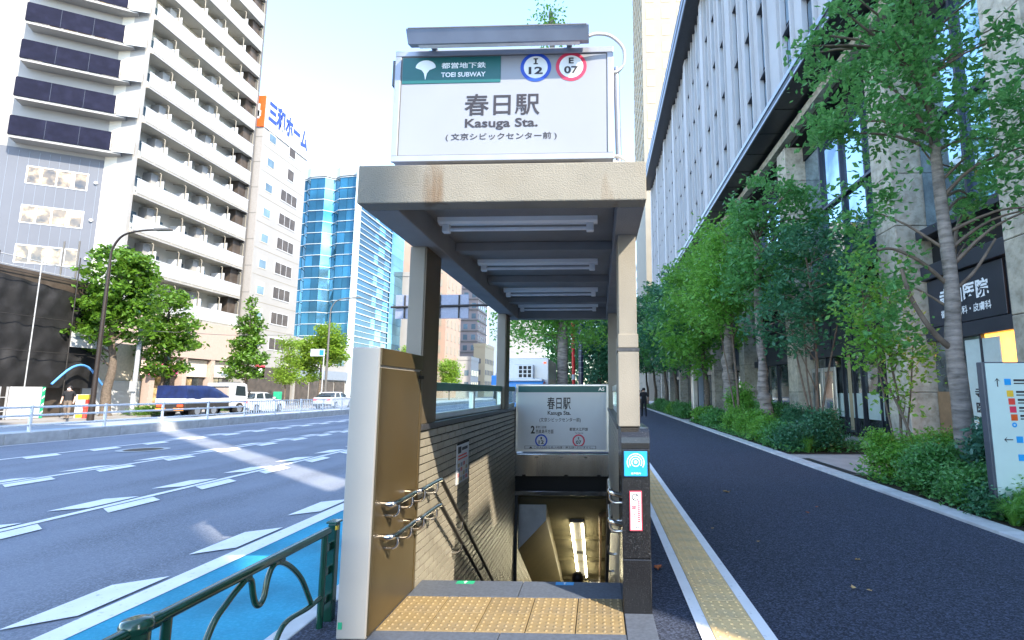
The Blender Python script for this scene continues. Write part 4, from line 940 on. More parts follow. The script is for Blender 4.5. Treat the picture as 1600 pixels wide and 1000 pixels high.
tree('maple_tree','dark feathery multi-stemmed tree beside the glass doors',(6.2,15.4,.05),[(6.2,15.4,0),(6.25,15.4,1.5),(6.3,15.4,3.0),(6.2,15.4,5.2)],.055,
     [(6.2,15.3,4.4,1.5,1.4,.8),(5.3,15.2,3.6,1.1,1.0,.6),(7.1,15.3,3.9,1.0,1.0,.7),(6.3,15.3,5.7,1.3,1.2,.8),(5.6,15.1,2.9,.9,.9,.4),(6.9,15.2,6.3,.7,.8,.6)],150,38,.19,.16,'leaf_deep','twig',26,G,extra=[([(6.2,15.4,0),(5.9,15.4,1.5),(5.6,15.3,3.2)],.04),([(6.2,15.4,0),(6.5,15.4,1.6),(6.9,15.3,3.4)],.04),([(6.2,15.4,0),(6.05,15.5,1.8),(6.0,15.4,3.6)],.035)])
tree('maple_tree','light feathery tree hanging over the path past the pruned trunks',(5.2,20.0,.05),[(5.2,20,0),(5.2,20,1.5),(5.1,20,3.4),(5.0,20,6.6)],.06,
     [(4.9,19.8,6.0,1.3,1.3,1.0),(4.2,19.6,4.9,1.0,1.0,.7),(5.5,19.8,5.2,1.1,1.1,.9),(5.0,19.9,7.1,.9,.9,.7),(4.0,19.5,4.1,.8,.9,.5)],130,38,.22,.19,'leaf_fresh','twig',22,G,extra=[([(5.2,20,0),(4.9,20,2.0),(4.5,19.8,4.4)],.04)])
spec = [(5.3,26.5,8.6,'leaf_fresh','light green tree over the path, before the white pylon'),(5.4,31,9.0,'leaf_shade','mid green tree beside the white pylon'),(5.2,36,9.8,'leaf_deep','dark green tree past the white pylon'),(5.3,42,10.4,'leaf_shade','leafy tree in the middle distance along the sidewalk'),(5.2,49,10.8,'leaf_deep','dark tree far along the sidewalk'),(5.3,58,12,'leaf_shade','small distant tree at the end of the sidewalk row')]
for x,y,h,lf,lab in spec:
    tree('street_tree',lab,(x,y,.05),[(x,y,0),(x+.1,y,1.6),(x-.05,y,3.2),(x,y,h*.8)],.16,
         [(x,y,h*.75,2.0,2.0,1.6),(x-1.0,y-.3,h*.55,1.4,1.4,1.3),(x+.9,y,h*.58,1.5,1.5,1.4),(x-.2,y,h*.90,1.4,1.4,1.0),(x-.5,y-.4,h*.38,1.4,1.3,.9)],140,42,.31,.27,lf,'bark_brown',14,G)
# tall tree behind the entrance, tip above the sign
tree('roadside_tree','tall conical roadside tree behind the entrance, its tip above the station sign',(-1.75,25,0),[(-1.75,25,-.1),(-1.7,25,3),(-1.75,25,8),(-2.1,25,15),(-2.4,25,21.2)],.30,
     [(-2.3,25,19.8,.55,.6,1.6),(-2.2,25,16.5,1.1,1.1,2),(-2.0,25,12.5,1.7,1.7,2.6),(-1.8,25,8.5,2.2,2.0,2.4),(-3.0,25,4.6,1.7,1.5,.8),(-2.6,25,5.6,1.8,1.8,.9),(-.6,25.5,4.6,1.0,1.3,1.2)],430,46,.42,.20,'leaf_fresh','bark_grey',40,'trees behind the entrance')
for i,(x,y,lf) in enumerate(((.1,46,'leaf_deep'),(2.0,52,'leaf_deep'),(-3.6,56,'leaf_shade'))):
    tree('roadside_tree',['dark dense tree right of the navy pole behind the station board','deep green tree seen between the rear canopy post and the right post','distant roadside tree behind the refrigerated truck'][i],(x,y,0),[(x,y,-.1),(x,y,2),(x,y,5),(x,y,10)],.22,
         [(x,y,7.0,2.3,2.2,2.2),(x,y,4.6,2.2,2.0,1.6),(x-.5,y,2.8,1.7,1.7,1.0),(x,y,10,2.0,2.0,1.8)],360,46,.45,.30,lf,'bark_brown',14,'trees behind the entrance')
# trees on the far side of the avenue
GF = 'street trees across the avenue'
tree('street_tree','tall full tree with leaning trunk beside the black netting',(-28.7,30,.1),[(-28.7,30,.05),(-28.8,30,1.5),(-28.6,30,3.0),(-28.9,30,5),(-28.9,30,9)],.28,
     [(-28.9,30,8.6,1.9,1.8,1.6),(-28.3,29.8,7.0,2.0,2.0,1.4),(-29.6,30,6.6,1.8,1.8,1.2),(-30.2,30,5.2,1.7,1.7,.9),(-28.2,29.6,5.2,1.7,1.7,.9),(-30.6,30,3.9,1.0,1.0,.6),(-28.0,30,9.3,1.0,1.0,.8)],200,40,.24,.36,'leaf_sun','bark_brown',34,GF)
tree('street_tree','smaller tree standing behind the tarped truck',(-29.2,34.5,.1),[(-29.2,34.5,.05),(-29.3,34.5,2),(-29.2,34.5,5),(-29.4,34.5,7)],.14,
     [(-29.5,34.5,7.2,1.4,1.4,1.6),(-28.9,34.5,5.6,1.6,1.6,1.0),(-30.0,34.5,4.4,1.5,1.5,.9),(-29.5,34.5,3.1,1.4,1.4,.5),(-28.2,34.4,4.8,1.0,1.0,.8)],115,38,.25,.36,'leaf_sun','bark_brown',24,GF)
tree('street_tree','slender conical young tree in front of the white office building',(-30,44,.1),[(-30,44,.05),(-30,44,3),(-30.1,44,6),(-30.1,44,9.6)],.10,
     [(-30.1,44,9.0,.35,.35,.9),(-30.1,44,7.2,.8,.8,.9),(-30.1,44,5.6,1.2,1.2,.8),(-30.0,44,4.2,1.6,1.6,.7),(-30.5,44,3.1,1.6,1.5,.4)],130,32,.26,.34,'leaf_sun','twig',34,GF)
tree('street_tree','thin sapling between the conical tree and the bright lime tree',(-30.2,50,.1),[(-30.2,50,.05),(-30.2,50,2),(-30.2,50,6)],.07,[(-30.2,50,5.4,.9,.9,1.4),(-30.2,50,3.2,1.1,1.0,.9)],80,34,.34,.26,'leaf_lime','twig',14,GF)
tree('street_tree','bright lime round tree in front of the glass tower',(-29.6,55,.1),[(-29.6,55,.05),(-29.5,55,2),(-29.5,55,5),(-29.5,55,7)],.14,
     [(-28.6,55,7.4,1.5,1.5,1.5),(-30.4,55,6.2,1.7,1.7,1.2),(-29.0,55,5.4,1.8,1.8,1.2),(-31.2,55,4.4,1.2,1.2,.8),(-30.6,55,2.9,1.0,1.0,.6),(-27.8,55,5.6,1.1,1.1,.9)],190,38,.32,.38,'leaf_lime','bark_brown',18,GF)
tree('street_tree','small bright tree far along the avenue beside the left canopy post',(-27.4,75,.1),[(-27.4,75,.05),(-27.4,75,3),(-27.4,75,6)],.12,[(-27.4,75,6.2,1.6,1.6,1.8),(-27.6,75,4.0,1.4,1.4,1.0)],110,40,.45,.36,'leaf_lime','bark_brown',8,GF)
tree('street_tree','pale green tree far behind the glass railing',(-27.0,95,.1),[(-27,95,.05),(-27,95,3),(-27,95,6)],.12,[(-27,95,5.4,1.8,1.8,2.0),(-27,95,3.0,1.5,1.5,1.0)],110,40,.45,.40,'leaf_lime','bark_brown',8,GF)

# shrubs and grasses in the beds
def bed(name, x0,x1,y0,y1):
    m = MB(); nx,ny = 6,max(4,int((y1-y0)/.5)); 
    vs = [(x0+(x1-x0)*i/nx, y0+(y1-y0)*j/ny, .01+(.07*math.sin(math.pi*i/nx)*math.sin(math.pi*j/ny)+random.uniform(0,.02) if 0<i<nx and 0<j<ny else 0)) for j in range(ny+1) for i in range(nx+1)]
    m.add(vs,[(j*(nx+1)+i,j*(nx+1)+i+1,(j+1)*(nx+1)+i+1,(j+1)*(nx+1)+i) for j in range(ny) for i in range(nx)], True)
    return struct(name, m, 'soil')
bed('planting_bed', 4.53,7.8,4.6,10.0); bed('planting_bed', 4.53,7.2,13.2,27.5); bed('planting_bed', 4.53,7.2,29.5,62)
GS = 'shrubs in the planting beds'
def shrub(x,y,rx,ry,h,leaf,size,n,per,label,asp=.5,rc=.09):
    if x > 0: h *= 1.45 if y < 12 else 1.25; n = int(n*1.25); size *= 1.25
    t = thing('shrub', label, 'shrub', (x,y,.03), 0, GS)
    bl = [(x,y,h*.5,rx,ry,h*.5)]+[(x+random.uniform(-.5,.5)*rx,y+random.uniform(-.5,.5)*ry,h*random.uniform(.45,.8),rx*.5,ry*.5,h*.35) for _ in range(4)]
    P, m = foliage(bl, n, per, rc, size, .8, asp)
    a = np.empty(len(m.vertices)*3,'f'); m.vertices.foreach_get('co',a); a = a.reshape(-1,3); a[:,2] = np.maximum(a[:,2],.02+.02*rng.random(len(a))); m.vertices.foreach_set('co',a.ravel()); m.update()
    sb = MB()
    for k in range(14):
        q = P[random.randrange(len(P))]; sb.tube([(x+random.uniform(-.1,.1),y+random.uniform(-.1,.1),.0),((x+q[0])/2,(y+q[1])/2,q[2]*.6),tuple(q)],[.012,.009,.004],4,False)
    part('stems', sb, 'twig', t); part('foliage', m, leaf, t); return t
shrub(4.98,9.1,.48,.55,.52,'leaf_fresh',.055,150,40,'bright fine-leaved shrub at the corner of the near bed by the paved gap')
shrub(5.0,8.15,.45,.5,.5,'leaf_shade',.05,150,40,'dense green shrub second from the paved gap in the near bed')
shrub(5.75,9.2,.5,.5,.62,'leaf_fresh',.06,120,40,'light green shrub behind the corner shrub of the near bed')
shrub(5.5,7.35,.50,.5,.80,'leaf_blue',.10,120,26,'broad blue-green leaved shrub at the foot of the ringed tree')
shrub(6.15,7.9,.55,.5,.95,'leaf_blue',.10,120,26,'taller dark glossy shrub between the ringed tree and the map board')
shrub(4.85,7.2,.36,.4,.38,'leaf_shade',.05,110,36,'low green shrub beside the pale edging below the blue-green shrub')
shrub(5.25,6.55,.42,.36,.36,'leaf_fresh',.045,110,36,'low ferny shrub in front of the map board')
shrub(4.72,6.72,.22,.25,.24,'leaf_deep',.045,60,34,'small low shrub beside the edging in front of the map board')
shrub(5.9,6.9,.5,.45,.55,'leaf_fresh',.06,110,36,'fresh green shrub at the foot of the map board')
for i,(x,y,rx,ry,h,lf,lab) in enumerate([(4.95,13.9,.42,.5,.5,'leaf_deep','dark shrub at the near corner of the second bed'),(5.7,13.9,.5,.5,.75,'leaf_deep','dark rounded shrub at the end of the second bed by the doors'),
      (5.0,15.0,.45,.6,.5,'leaf_shade','green shrub along the edging in the second bed, second from the gap'),(5.0,16.3,.45,.7,.55,'leaf_fresh','light shrub below the swollen pruned trunk'),(5.9,15.3,.6,.7,.85,'leaf_deep','dark tall shrub around the feathery tree stems'),
      (5.1,17.9,.5,.8,.65,'leaf_fresh','bright shrub along the edging past the swollen trunk'),(5.9,18.2,.6,.8,.95,'leaf_shade','tall shrub behind the swollen trunk'),(5.1,19.7,.5,.8,.75,'leaf_fresh','shrub beneath the light feathery tree'),(5.7,21.2,.6,.9,1.3,'leaf_fresh','tall bright shrub before the knobbly trunk'),
      (5.1,23.5,.55,1.0,.6,'leaf_shade','low shrub past the knobbly trunk'),(5.1,25.6,.55,1.0,.6,'leaf_fresh','last shrub of the second bed'),(5.1,30.5,.55,1.0,.65,'leaf_shade','first shrub of the third bed'),(5.1,32.8,.55,1.1,.65,'leaf_shade','second shrub of the third bed along the path'),(5.1,35.4,.55,1.2,.6,'leaf_fresh','third shrub of the third bed along the path'),(5.1,38.6,.55,1.5,.6,'leaf_shade','fourth shrub of the third bed, far along the path'),(5.1,43,.55,2.0,.7,'leaf_shade','farthest shrub along the path')]):
    shrub(x,y,rx,ry,h,lf,.07 if y < 20 else .10,130 if y < 20 else 90,34,lab,rc=.11)
for x0,x1,y0,y1,n,l in ((4.56,7.7,4.7,9.9,7000,'low leafy ground cover between the shrubs of the near bed'),(4.56,7.1,13.3,27.4,8000,'low leafy ground cover in the second bed'),(4.56,7.1,29.6,60,8000,'low leafy ground cover in the third bed')):
    C = np.stack([rng.uniform(x0,x1,n),rng.uniform(y0,y1,n),.05+.16*rng.random(n)**2],1); N_ = rng.normal(size=C.shape)*.6; N_[:,2] = 1
    o = tag(link('ground_cover', leaf_mesh('ground_cover', C, .085 if y0 < 12 else .12, N_, .6), 'leaf_shade'), l, 'ground cover'); o['kind'] = 'stuff'
def grass(x,y,n,h,sp,label):
    t = thing('grass_clump', label, 'grass', (x,y,.03), 0, 'grass clumps in the beds'); m = MB()
    for k in range(n):
        a = random.uniform(0,6.283); l = h*random.uniform(.6,1.15); d = Vector((math.cos(a),math.sin(a),0)); b = Vector((-d.y,d.x,0))*.006
        p0 = Vector((x,y,.02))+d*random.uniform(0,.05); s = sp*random.uniform(.3,1)
        p1 = p0+d*s*.35+Vector((0,0,l*.65)); p2 = p0+d*s+Vector((0,0,l*(.85 if s < sp*.6 else .55)))
        m.add([p0-b,p0+b,p1+b*.9,p1-b*.9,p2],[(0,1,2,3),(3,2,4)])
    part('blades', m, 'grass_blade', t)
for x,y,h,l in ((4.86,7.02,.34,'pale grass clump beside the edging, left of the small blue post light'),(4.66,6.30,.30,'arching grass clump by the edging below the map board'),(4.84,6.36,.36,'tall arching grass clump in front of the map board corner'),(5.02,6.42,.40,'arching grass clump below the map board at the right frame edge'),(4.72,6.02,.32,'grass clump nearest the viewer at the right frame edge'),(5.15,13.45,.40,'grass clump at the end of the second bed')):
    grass(x,y,260,h*1.15,.34,l)
bl = thing('garden_light', 'small blue post light standing in the near bed', 'light', (4.80,6.85,.03))
part('stem', MB().tube([(4.80,6.85,.0),(4.80,6.85,.25)],.022,10), 'metal_navy', bl); part('head', MB().tube([(4.80,6.85,.25),(4.80,6.85,.34)],.03,10), 'stripe_blue', bl)

# map board at the right edge
mb_ = thing('map_board', 'pale green area map board with dark edge standing in the near bed', 'sign', (5.3,6.6,0))
YM = 6.6
part('frame', MB().bbox(4.68,6.05,YM,YM+.10,.02,1.86,.01), 'board_edge', mb_)
part('face', MB().box(4.715,6.03,YM-.008,YM-.001,.06,1.845), 'board_mint', mb_)
def mrow(z, cm, w1, w2, x=4.92, both=False):
    ic = part('icon', MB().box(x,x+.075,YM-.013,YM-.0085,z-.035,z+.04), cm, mb_)
    part('text_row', MB().box(x+.11,x+.11+w1,YM-.012,YM-.009,z+.01,z+.034), 'ink', ic)
    part('text_row', MB().box(x+.11,x+.11+w2,YM-.012,YM-.009,z-.022,z-.008), 'ink', ic)
mrow(1.615,'plate_blue',.42,.34); mrow(1.475,'sticker_yellow',.16,.1,4.935); mrow(1.38,'poster_red',.22,.16,4.945); mrow(1.285,'line_red',.18,.12,4.95); mrow(1.19,'orange',.15,.10,4.955)
mrow(.93,'plate_blue',.16,.12,4.99); mrow(.72,'plate_blue',.2,.15,4.99)
for x,z,c_ in ((4.985,1.105,'plate_blue'),(5.13,1.105,'line_red'),(5.17,.93,'line_red')): part('icon', MB().disc((x,YM-.011,z),.03,'y',20,.012), c_, mb_)
part('arrow', MB().add([(4.83,YM-.011,1.56),(4.842,YM-.011,1.56),(4.842,YM-.011,1.64),(4.83,YM-.011,1.64)],[(0,1,2,3)]).add([(4.80,YM-.011,1.62),(4.836,YM-.011,1.665),(4.872,YM-.011,1.62),(4.836,YM-.011,1.645)],[(0,1,2,3)]), 'ink', mb_)
part('arrow', MB().add([(4.87,YM-.011,.925),(4.95,YM-.011,.925),(4.95,YM-.011,.937),(4.87,YM-.011,.937)],[(0,1,2,3)]).add([(4.885,YM-.011,.895),(4.845,YM-.011,.931),(4.885,YM-.011,.967),(4.865,YM-.011,.931)],[(0,1,2,3)]), 'ink', mb_)
part('map_patch', MB().box(5.17,5.5,YM-.011,YM-.0085,.36,.52), 'stripe_blue', mb_); part('map_patch', MB().box(5.12,5.19,YM-.013,YM-.0115,.40,.46), 'poster_yellow', mb_); part('map_patch', MB().box(5.18,5.4,YM-.011,YM-.0085,.60,.64), 'poster_red', mb_)
# white pylon along the path
py = thing('pylon_sign', 'tall pale metal pylon sign standing beyond the shrubs', 'sign', (5.3,28.6,0))
part('slab', MB().bbox(5.05,5.30,28.5,29.1,.0,2.7,.02), 'alu', py); part('slab', MB().bbox(5.36,5.62,28.5,29.1,.0,2.75,.02), 'bluegrey', py)

# ================================================================ VEHICLES
def wheel(p, x, y, r, w, side):
    t = part('wheel', MB().tube([(x-w/2,y,r),(x+w/2,y,r)],r,18), 'tyre', p, (0,0,0), 0, True)
    part('rim', MB().tube([(x+side*(w/2-.03),y,r),(x+side*(w/2+.012),y,r)],r*.62,14), 'rim', t, (0,0,0), 0, True)
def car(name, label, x, y, paint, group):
    t = thing(name, label, 'car', (x,y,0.004), 0, group)
    L_, W = 4.45, .86
    def sec(prof, wfun):                                 # profile in (y,z); rounded in plan by width function
        n = len(prof); rows = []
        for f in (-1,-.92,-.5,0,.5,.92,1):
            rows.append([(f*wfun(yy,zz)*(1 if abs(f)<.99 else 1), yy+(0 if abs(f)<.95 else (0.06 if yy<0.5 else (-.10 if yy>L_-.5 else 0))), zz-(0.03 if abs(f)>.95 and zz>.6 else 0)) for yy,zz in prof])
        m = MB(); vs = [v for r_ in rows for v in r_]
        fs = [(i*n+k,i*n+(k+1)%n,(i+1)*n+(k+1)%n,(i+1)*n+k) for i in range(6) for k in range(n)]
        m.add(vs, fs, True); m.add(rows[0],[tuple(range(n))]); m.add(rows[-1],[tuple(range(n-1,-1,-1))]); return m
    body = [(.05,.30),(.0,.50),(.03,.80),(.10,.98),(.75,1.02),(3.0,.98),(3.75,.90),(4.3,.74),(4.43,.55),(4.40,.28),(3.9,.22),(.5,.22)]
    part('body', sec(body, lambda a,b: W), paint, t, (0,0,0), 0, True)
    cabp = [(.25,1.0),(.95,1.38),(1.5,1.46),(2.2,1.44),(2.55,1.36),(3.35,.965)]
    part('cabin', sec(cabp, lambda a,b: W-.04-.32*max(0,b-.98)), 'car_glass', t, (0,0,0), 0, True)
    part('roof', sec([(.92,1.385),(1.5,1.475),(2.2,1.455),(2.5,1.385),(2.2,1.41),(1.5,1.42)], lambda a,b: W-.17), paint, t, (0,0,0), 0, True)
    for s in (-1,1):
        for a,b in (((.72,1.0),(1.0,1.40)),((1.75,1.0),(1.78,1.44))):
            part('pillar', MB().tube([(s*(W-.045),a[0],a[1]),(s*(W-.175),b[0],b[1])],.045,6), paint, t, (0,0,0), 0, True)
        part('tail_light', MB().bbox(s*.62-.16,s*.62+.16,-.02,.10,.72,.90,.02), 'tail_red', t, (0,0,0), 0, True)
        part('headlight', MB().bbox(s*.6-.18,s*.6+.18,4.28,4.40,.58,.70,.02), 'white_ink', t, (0,0,0), 0, True)
        part('mirror', MB().bbox(s*(W+.02)-.02,s*(W+.02)+.12*s if s>0 else s*(W+.02)+.02,2.6,2.75,.98,1.12,.02) if s>0 else MB().bbox(-W-.14,-W+.0,2.6,2.75,.98,1.12,.02), paint, t, (0,0,0), 0, True)
        for yy in (.85,3.55): wheel(t, s*(W-.10), yy, .32, .22, s)
    part('number_plate', MB().box(-.17,.17,-.03,-.005,.52,.62), 'white_ink', t, (0,0,0), 0, True)
    part('bumper', MB().bbox(-W+.03,W-.03,-.035,.06,.28,.42,.02), 'chassis', t, (0,0,0), 0, True)
GC = 'cars parked across the avenue'
car('parked_car','white sedan parked in front of the tarped truck',-24.7,35.4,'truck_white',GC)
car('parked_car','silver car parked farther along, behind the picket fence',-24.3,45.8,'car_silver',GC)
car('parked_car','white car parked farthest along, in front of the silver car',-24.3,52.2,'truck_white',GC)
# flatbed truck with blue tarp
tk = thing('flatbed_truck', 'white flatbed truck with blue tarpaulin over its load', 'truck', (-25.05,30.2,.004))
def lp(n,m,mm,p=tk): return part(n,m,mm,p,(0,0,0),0,True)
lp('chassis', MB().bbox(-.45,.45,.2,5.4,.45,.70,.02), 'chassis')
lp('bed', MB().bbox(-.93,.93,.0,3.75,.86,1.10,.02), 'truck_white')
lp('side_skirt', MB().bbox(-.90,.90,.05,3.7,.42,.855,.02), 'chassis')
tv = []; nn = 9
for j in range(nn+1):
    yy = .05+3.6*j/nn; hh = 1.86 if yy < 2.1 else 1.86-(yy-2.1)*.42
    for f,zz in ((-1,0.0),(-1.0,.6),(-.97,.97),(-.5,1.0),(0,.98),(.5,1.0),(.97,.97),(1.0,.6),(1,.0)):
        z_ = 1.05+(hh-1.05)*(zz if zz <= 1 else 0)
        tv.append((f*.92+random.uniform(-.02,.02), yy, z_+random.uniform(-.02,.02)))
tmm = MB().add(tv,[(j*9+i,j*9+i+1,(j+1)*9+i+1,(j+1)*9+i) for j in range(nn) for i in range(8)],True).add(tv[:9],[tuple(range(8,-1,-1))]).add(tv[-9:],[tuple(range(9))])
lp('tarpaulin', tmm, 'tarp_blue')
cb = lp('cab', MB().prism([(3.95,.55),(5.45,.55),(5.6,1.05),(5.38,1.98),(5.1,2.08),(3.98,2.08)],'x',-.85,.85), 'truck_white')
for s in (-1,1):
    lp('side_window', MB().prism([(4.3,1.25),(5.35,1.2),(5.22,1.85),(4.35,1.9)],'x',s*.853,s*.862), 'car_glass', cb)
    lp('mirror', MB().bbox(s*1.0-.06,s*1.0+.06,5.45,5.53,1.25,1.6,.02), 'chassis', cb)
    lp('tail_light', MB().bbox(s*.62-.16,s*.62+.16,-.05,.02,.62,.74,.01), 'tail_red')
    lp('reflector', MB().bbox(s*.55-.3,s*.55+.3,-.045,.0,.40,.55,.01), 'tail_amber')
    wheel(tk, s*.80, .95, .36, .3, s); wheel(tk, s*.80, 2.3, .36, .3, s); wheel(tk, s*.78, 4.75, .38, .25, s)
lp('windshield', MB().add([(-.78,5.61,1.15),(.78,5.61,1.15),(.72,5.42,1.93),(-.72,5.42,1.93)],[(0,1,2,3)]), 'car_glass', cb)
lp('rear_window', MB().box(-.6,.6,3.965,3.978,1.45,1.85), 'car_glass', cb); lp('roof_visor', MB().bbox(-.6,.6,4.6,5.1,2.085,2.16,.02), 'grey_trim', cb)
lp('crate', MB().bbox(-.6,.7,3.78,3.93,1.15,1.75,.01), 'pink_tile'); lp('tailgate_frame', MB().bbox(-.85,.85,-.04,.0,.34,.40,.01), 'chassis')
# refrigerated truck behind the entrance
rt = thing('refrigerated_truck', 'white refrigerated box truck with blue cab facing the viewer behind the entrance', 'truck', (-3.25,22,-.146))
def lr(n,m,mm,p=rt): return part(n,m,mm,p,(0,0,0),0,True)
lr('cargo_box', MB().bbox(-1.0,1.0,1.7,6.2,.9,3.15,.03), 'truck_white')
cu = lr('cooling_unit', MB().bbox(-.55,.35,1.35,1.69,2.2,2.85,.03), 'truck_white')
for i in range(3):
    for j in range(3): lr('grille', MB().box(-.28+.2*i,-.14+.2*i,1.335,1.349,2.28+.18*j,2.42+.18*j), 'dark_gap', cu)
cb = lr('cab', MB().prism([(-.1,.45),(1.6,.45),(1.6,2.05),(.45,2.1),(.1,1.95),(-.12,1.15)],'x',-.92,.92), 'car_blue')
lr('windshield', MB().add([(-.8,-.125,1.2),(.8,-.125,1.2),(.74,.09,1.9),(-.74,.09,1.9)],[(0,1,2,3)]), 'car_glass', cb); lr('cab_roof', MB().bbox(-.88,.88,.3,1.58,2.08,2.2,.04), 'truck_white', cb)
for s in (-1,1):
    lr('headlight', MB().bbox(s*.65-.15,s*.65+.15,-.15,-.05,.62,.8,.02), 'white_ink', cb); wheel(rt,s*.82,.75,.38,.24,s); wheel(rt,s*.80,4.9,.38,.3,s); lr('mirror', MB().bbox(s*1.08-.06,s*1.08+.06,.0,.08,1.35,1.75,.02), 'chassis', cb)
lr('marker_light', MB().bbox(.78,.90,1.66,1.70,2.9,2.98,.01), 'tail_red')

# ================================================================ AVENUE FURNITURE
# white guard fence on the median: three-rail sections then picket sections
GG = 'guard fence panels on the median kerb'
GXM = -18.75
fence_y = [14.3+2.65*k for k in range(16)]
ordn = ['first','second','third','fourth','fifth','sixth','seventh','eighth','ninth','tenth','eleventh','twelfth','thirteenth','fourteenth','fifteenth']
for k in range(15):
    y0,y1 = fence_y[k],fence_y[k+1]; picket = k >= 5
    t = thing('guard_fence', 'white %s guard fence section on the median, %s counted from the left frame edge' % ('picket' if picket else 'three-rail', ordn[k]), 'fence', (GXM,y0,.20), 0, GG)
    part('post', MB().tube([(GXM,y0,.19),(GXM,y0,1.05)],.05,8), 'rail_white', t)
    if not picket:
        for z in (.99,.72,.40): part('rail', MB().tube([(GXM,y0+.05,z),(GXM,y1-.05,z)],.036,8), 'rail_white', t)
    else:
        for z in (.99,.32): part('rail', MB().tube([(GXM,y0+.05,z),(GXM,y1-.05,z)],.03,6), 'rail_white', t)
        for j in range(12): part('picket', MB().box(GXM-.015,GXM+.015,y0+.17+.2*j,y0+.21+.2*j,.33,.97), 'rail_white', t)
# street lamps
def lamp(label, base, h, reach, m='lamp_brown'):
    t = thing('street_lamp', label, 'street lamp', base, 0, 'street lamps across the avenue'); x,y,z = base
    part('pole', MB().tube([(x,y,z),(x,y,z+h*.55),(x,y,z+h*.82)],[.13,.10,.075],12), m, t)
    part('arm', MB().tube(smooth_path([(x,y,z+h*.82),(x+.06,y,z+h*.9),(x+.55,y,z+h*.97),(x+reach*.6,y,z+h*.995),(x+reach,y,z+h)],6),.055,8), m, t)
    part('lamp_head', MB().bbox(x+reach-.15,x+reach+.75,y-.14,y+.14,z+h-.05,z+h+.07,.03), 'grey_trim', t)
    part('base_collar', MB().tube([(x,y,z),(x,y,z+.9)],.15,12), m, t)
lamp('brown street lamp with curved arm in front of the netted scaffold',(-26.6,27,.0),10.3,2.5)
lamp('slim street lamp with curved arm before the glass tower',(-27.3,52,.0),11.0,2.4,'grey_trim')
up_ = thing('utility_pole', 'grey steel pole between the leaning tree and the tarped truck', 'pole', (-27.6,30.5,.1))
part('shaft', MB().tube([(-27.6,30.5,.1),(-27.6,30.5,5.3)],[.13,.11],12), 'pole_grey', up_); part('meter', MB().bbox(-27.75,-27.4,30.3,30.4,1.5,2.1,.02), 'pole_grey', up_)
nb2 = tag(link('overhead_cable', MB().tube([(-27.6,31,5.2),(-29,40,5.9),(-31,52,7.2)],.02,5).mesh('overhead_cable'), 'grey_trim'), 'thin cable strung above the parked truck and trees', 'cable')
# overhead road sign seen from behind
og = thing('overhead_sign', 'back of two grey overhead road sign panels on a long arm over the road', 'sign', (-1.3,40,0))
part('pole', MB().tube([(-1.32,40,-.1),(-1.32,40,9.2)],[.21,.17],14), 'pole_navy', og)
part('arm', MB().tube([(-1.32,40,8.3),(-16.2,40,8.05)],[.12,.08],10), 'chassis', og)
for x0,x1 in ((-15.9,-13.2),(-13.1,-10.1)):
    sp_ = part('panel', MB().bbox(x0,x1,40.15,40.22,7.15,9.05,.02), 'signback', og)
    for x in (x0+.75,x1-.75): part('stiffener', MB().box(x-.05,x+.05,40.05,40.149,7.2,9.0), 'chassis', sp_)
rings = MB()
for k in range(8): rings.tube([(-1.32,40,2.9+.42*k),(-1.32,40,2.93+.42*k)],.213,14)
part('bands', rings, 'lamp_metal', og)
gw_ = tag(link('guy_wire_guard', MB().tube([(-1.42,31,.0),(-1.5,31,5.6)],.10,10).mesh('guy_wire_guard'), 'pole_red'), 'red pole cover with a white ring standing left of the navy pole', 'pole')
part('white_ring', MB().tube([(-1.452,31,2.2),(-1.456,31,2.5)],.106,10), 'white_paint', gw_)
bs = thing('road_sign', 'small blue road sign far down the avenue left of the rear post', 'sign', (-17.2,88,0))
part('pole', MB().tube([(-17.2,88,0),(-17.2,88,4.6)],.07,8), 'pole_grey', bs); part('panel', MB().bbox(-17.9,-16.5,87.9,88.0,2.6,4.2,.03), 'road_sign_blue', bs)
bs2 = thing('road_sign', 'small pale road sign in front of the lime tree', 'sign', (-27.6,50,0))
part('pole', MB().tube([(-26.6,50,0),(-26.6,50,5.6)],.06,8), 'pole_grey', bs2); part('panel', MB().bbox(-27.9,-26.5,49.9,49.97,4.9,5.6,.02), 'tower_white', bs2); part('mark', MB().box(-27.0,-26.6,49.885,49.899,5.0,5.5), 'road_sign_blue', bs2)

# scaffold with black netting
sc_ = thing('scaffold', 'scaffolded low building wrapped in draped black netting', 'scaffold', (-31,27,0))
part('building_wall', MB().box(-36,-30.6,22,30.2,0,8.0), 'shop_dark', sc_)
nv = []; ny_,nz_ = 44,30
wv = [(random.uniform(.25,1.5),random.uniform(-.9,.9),random.uniform(0,6.28),random.uniform(.006,.018)) for _ in range(9)]
for j in range(nz_+1):
    for i in range(ny_+1):
        y = 22+8.3*i/ny_; z = 1.7+(6.0-.018*i)*j/nz_
        d = sum(a*math.sin(p*i+q*j+f) for p,q,f,a in wv)+.10*abs(math.sin(math.pi*(z-1.7)/1.9))*(.6+.4*math.sin(i*.7))+.035*abs(math.sin(i*.55))
        nv.append((-29.98+d+random.uniform(-.008,.008), y, z))
part('netting', MB().add(nv,[(j*(ny_+1)+i,j*(ny_+1)+i+1,(j+1)*(ny_+1)+i+1,(j+1)*(ny_+1)+i) for j in range(nz_) for i in range(ny_)],True), 'net_black', sc_)
nv = []
for j in range(nz_+1):
    for i in range(9): nv.append((-29.95-5*i/8,30.35+.10*math.sin(i*1.9+j*.6)+.06*math.sin(j*1.4),1.7+6.0*j/nz_))
part('netting', MB().add(nv,[(j*9+i,j*9+i+1,(j+1)*9+i+1,(j+1)*9+i) for j in range(nz_) for i in range(8)],True), 'net_black', sc_)
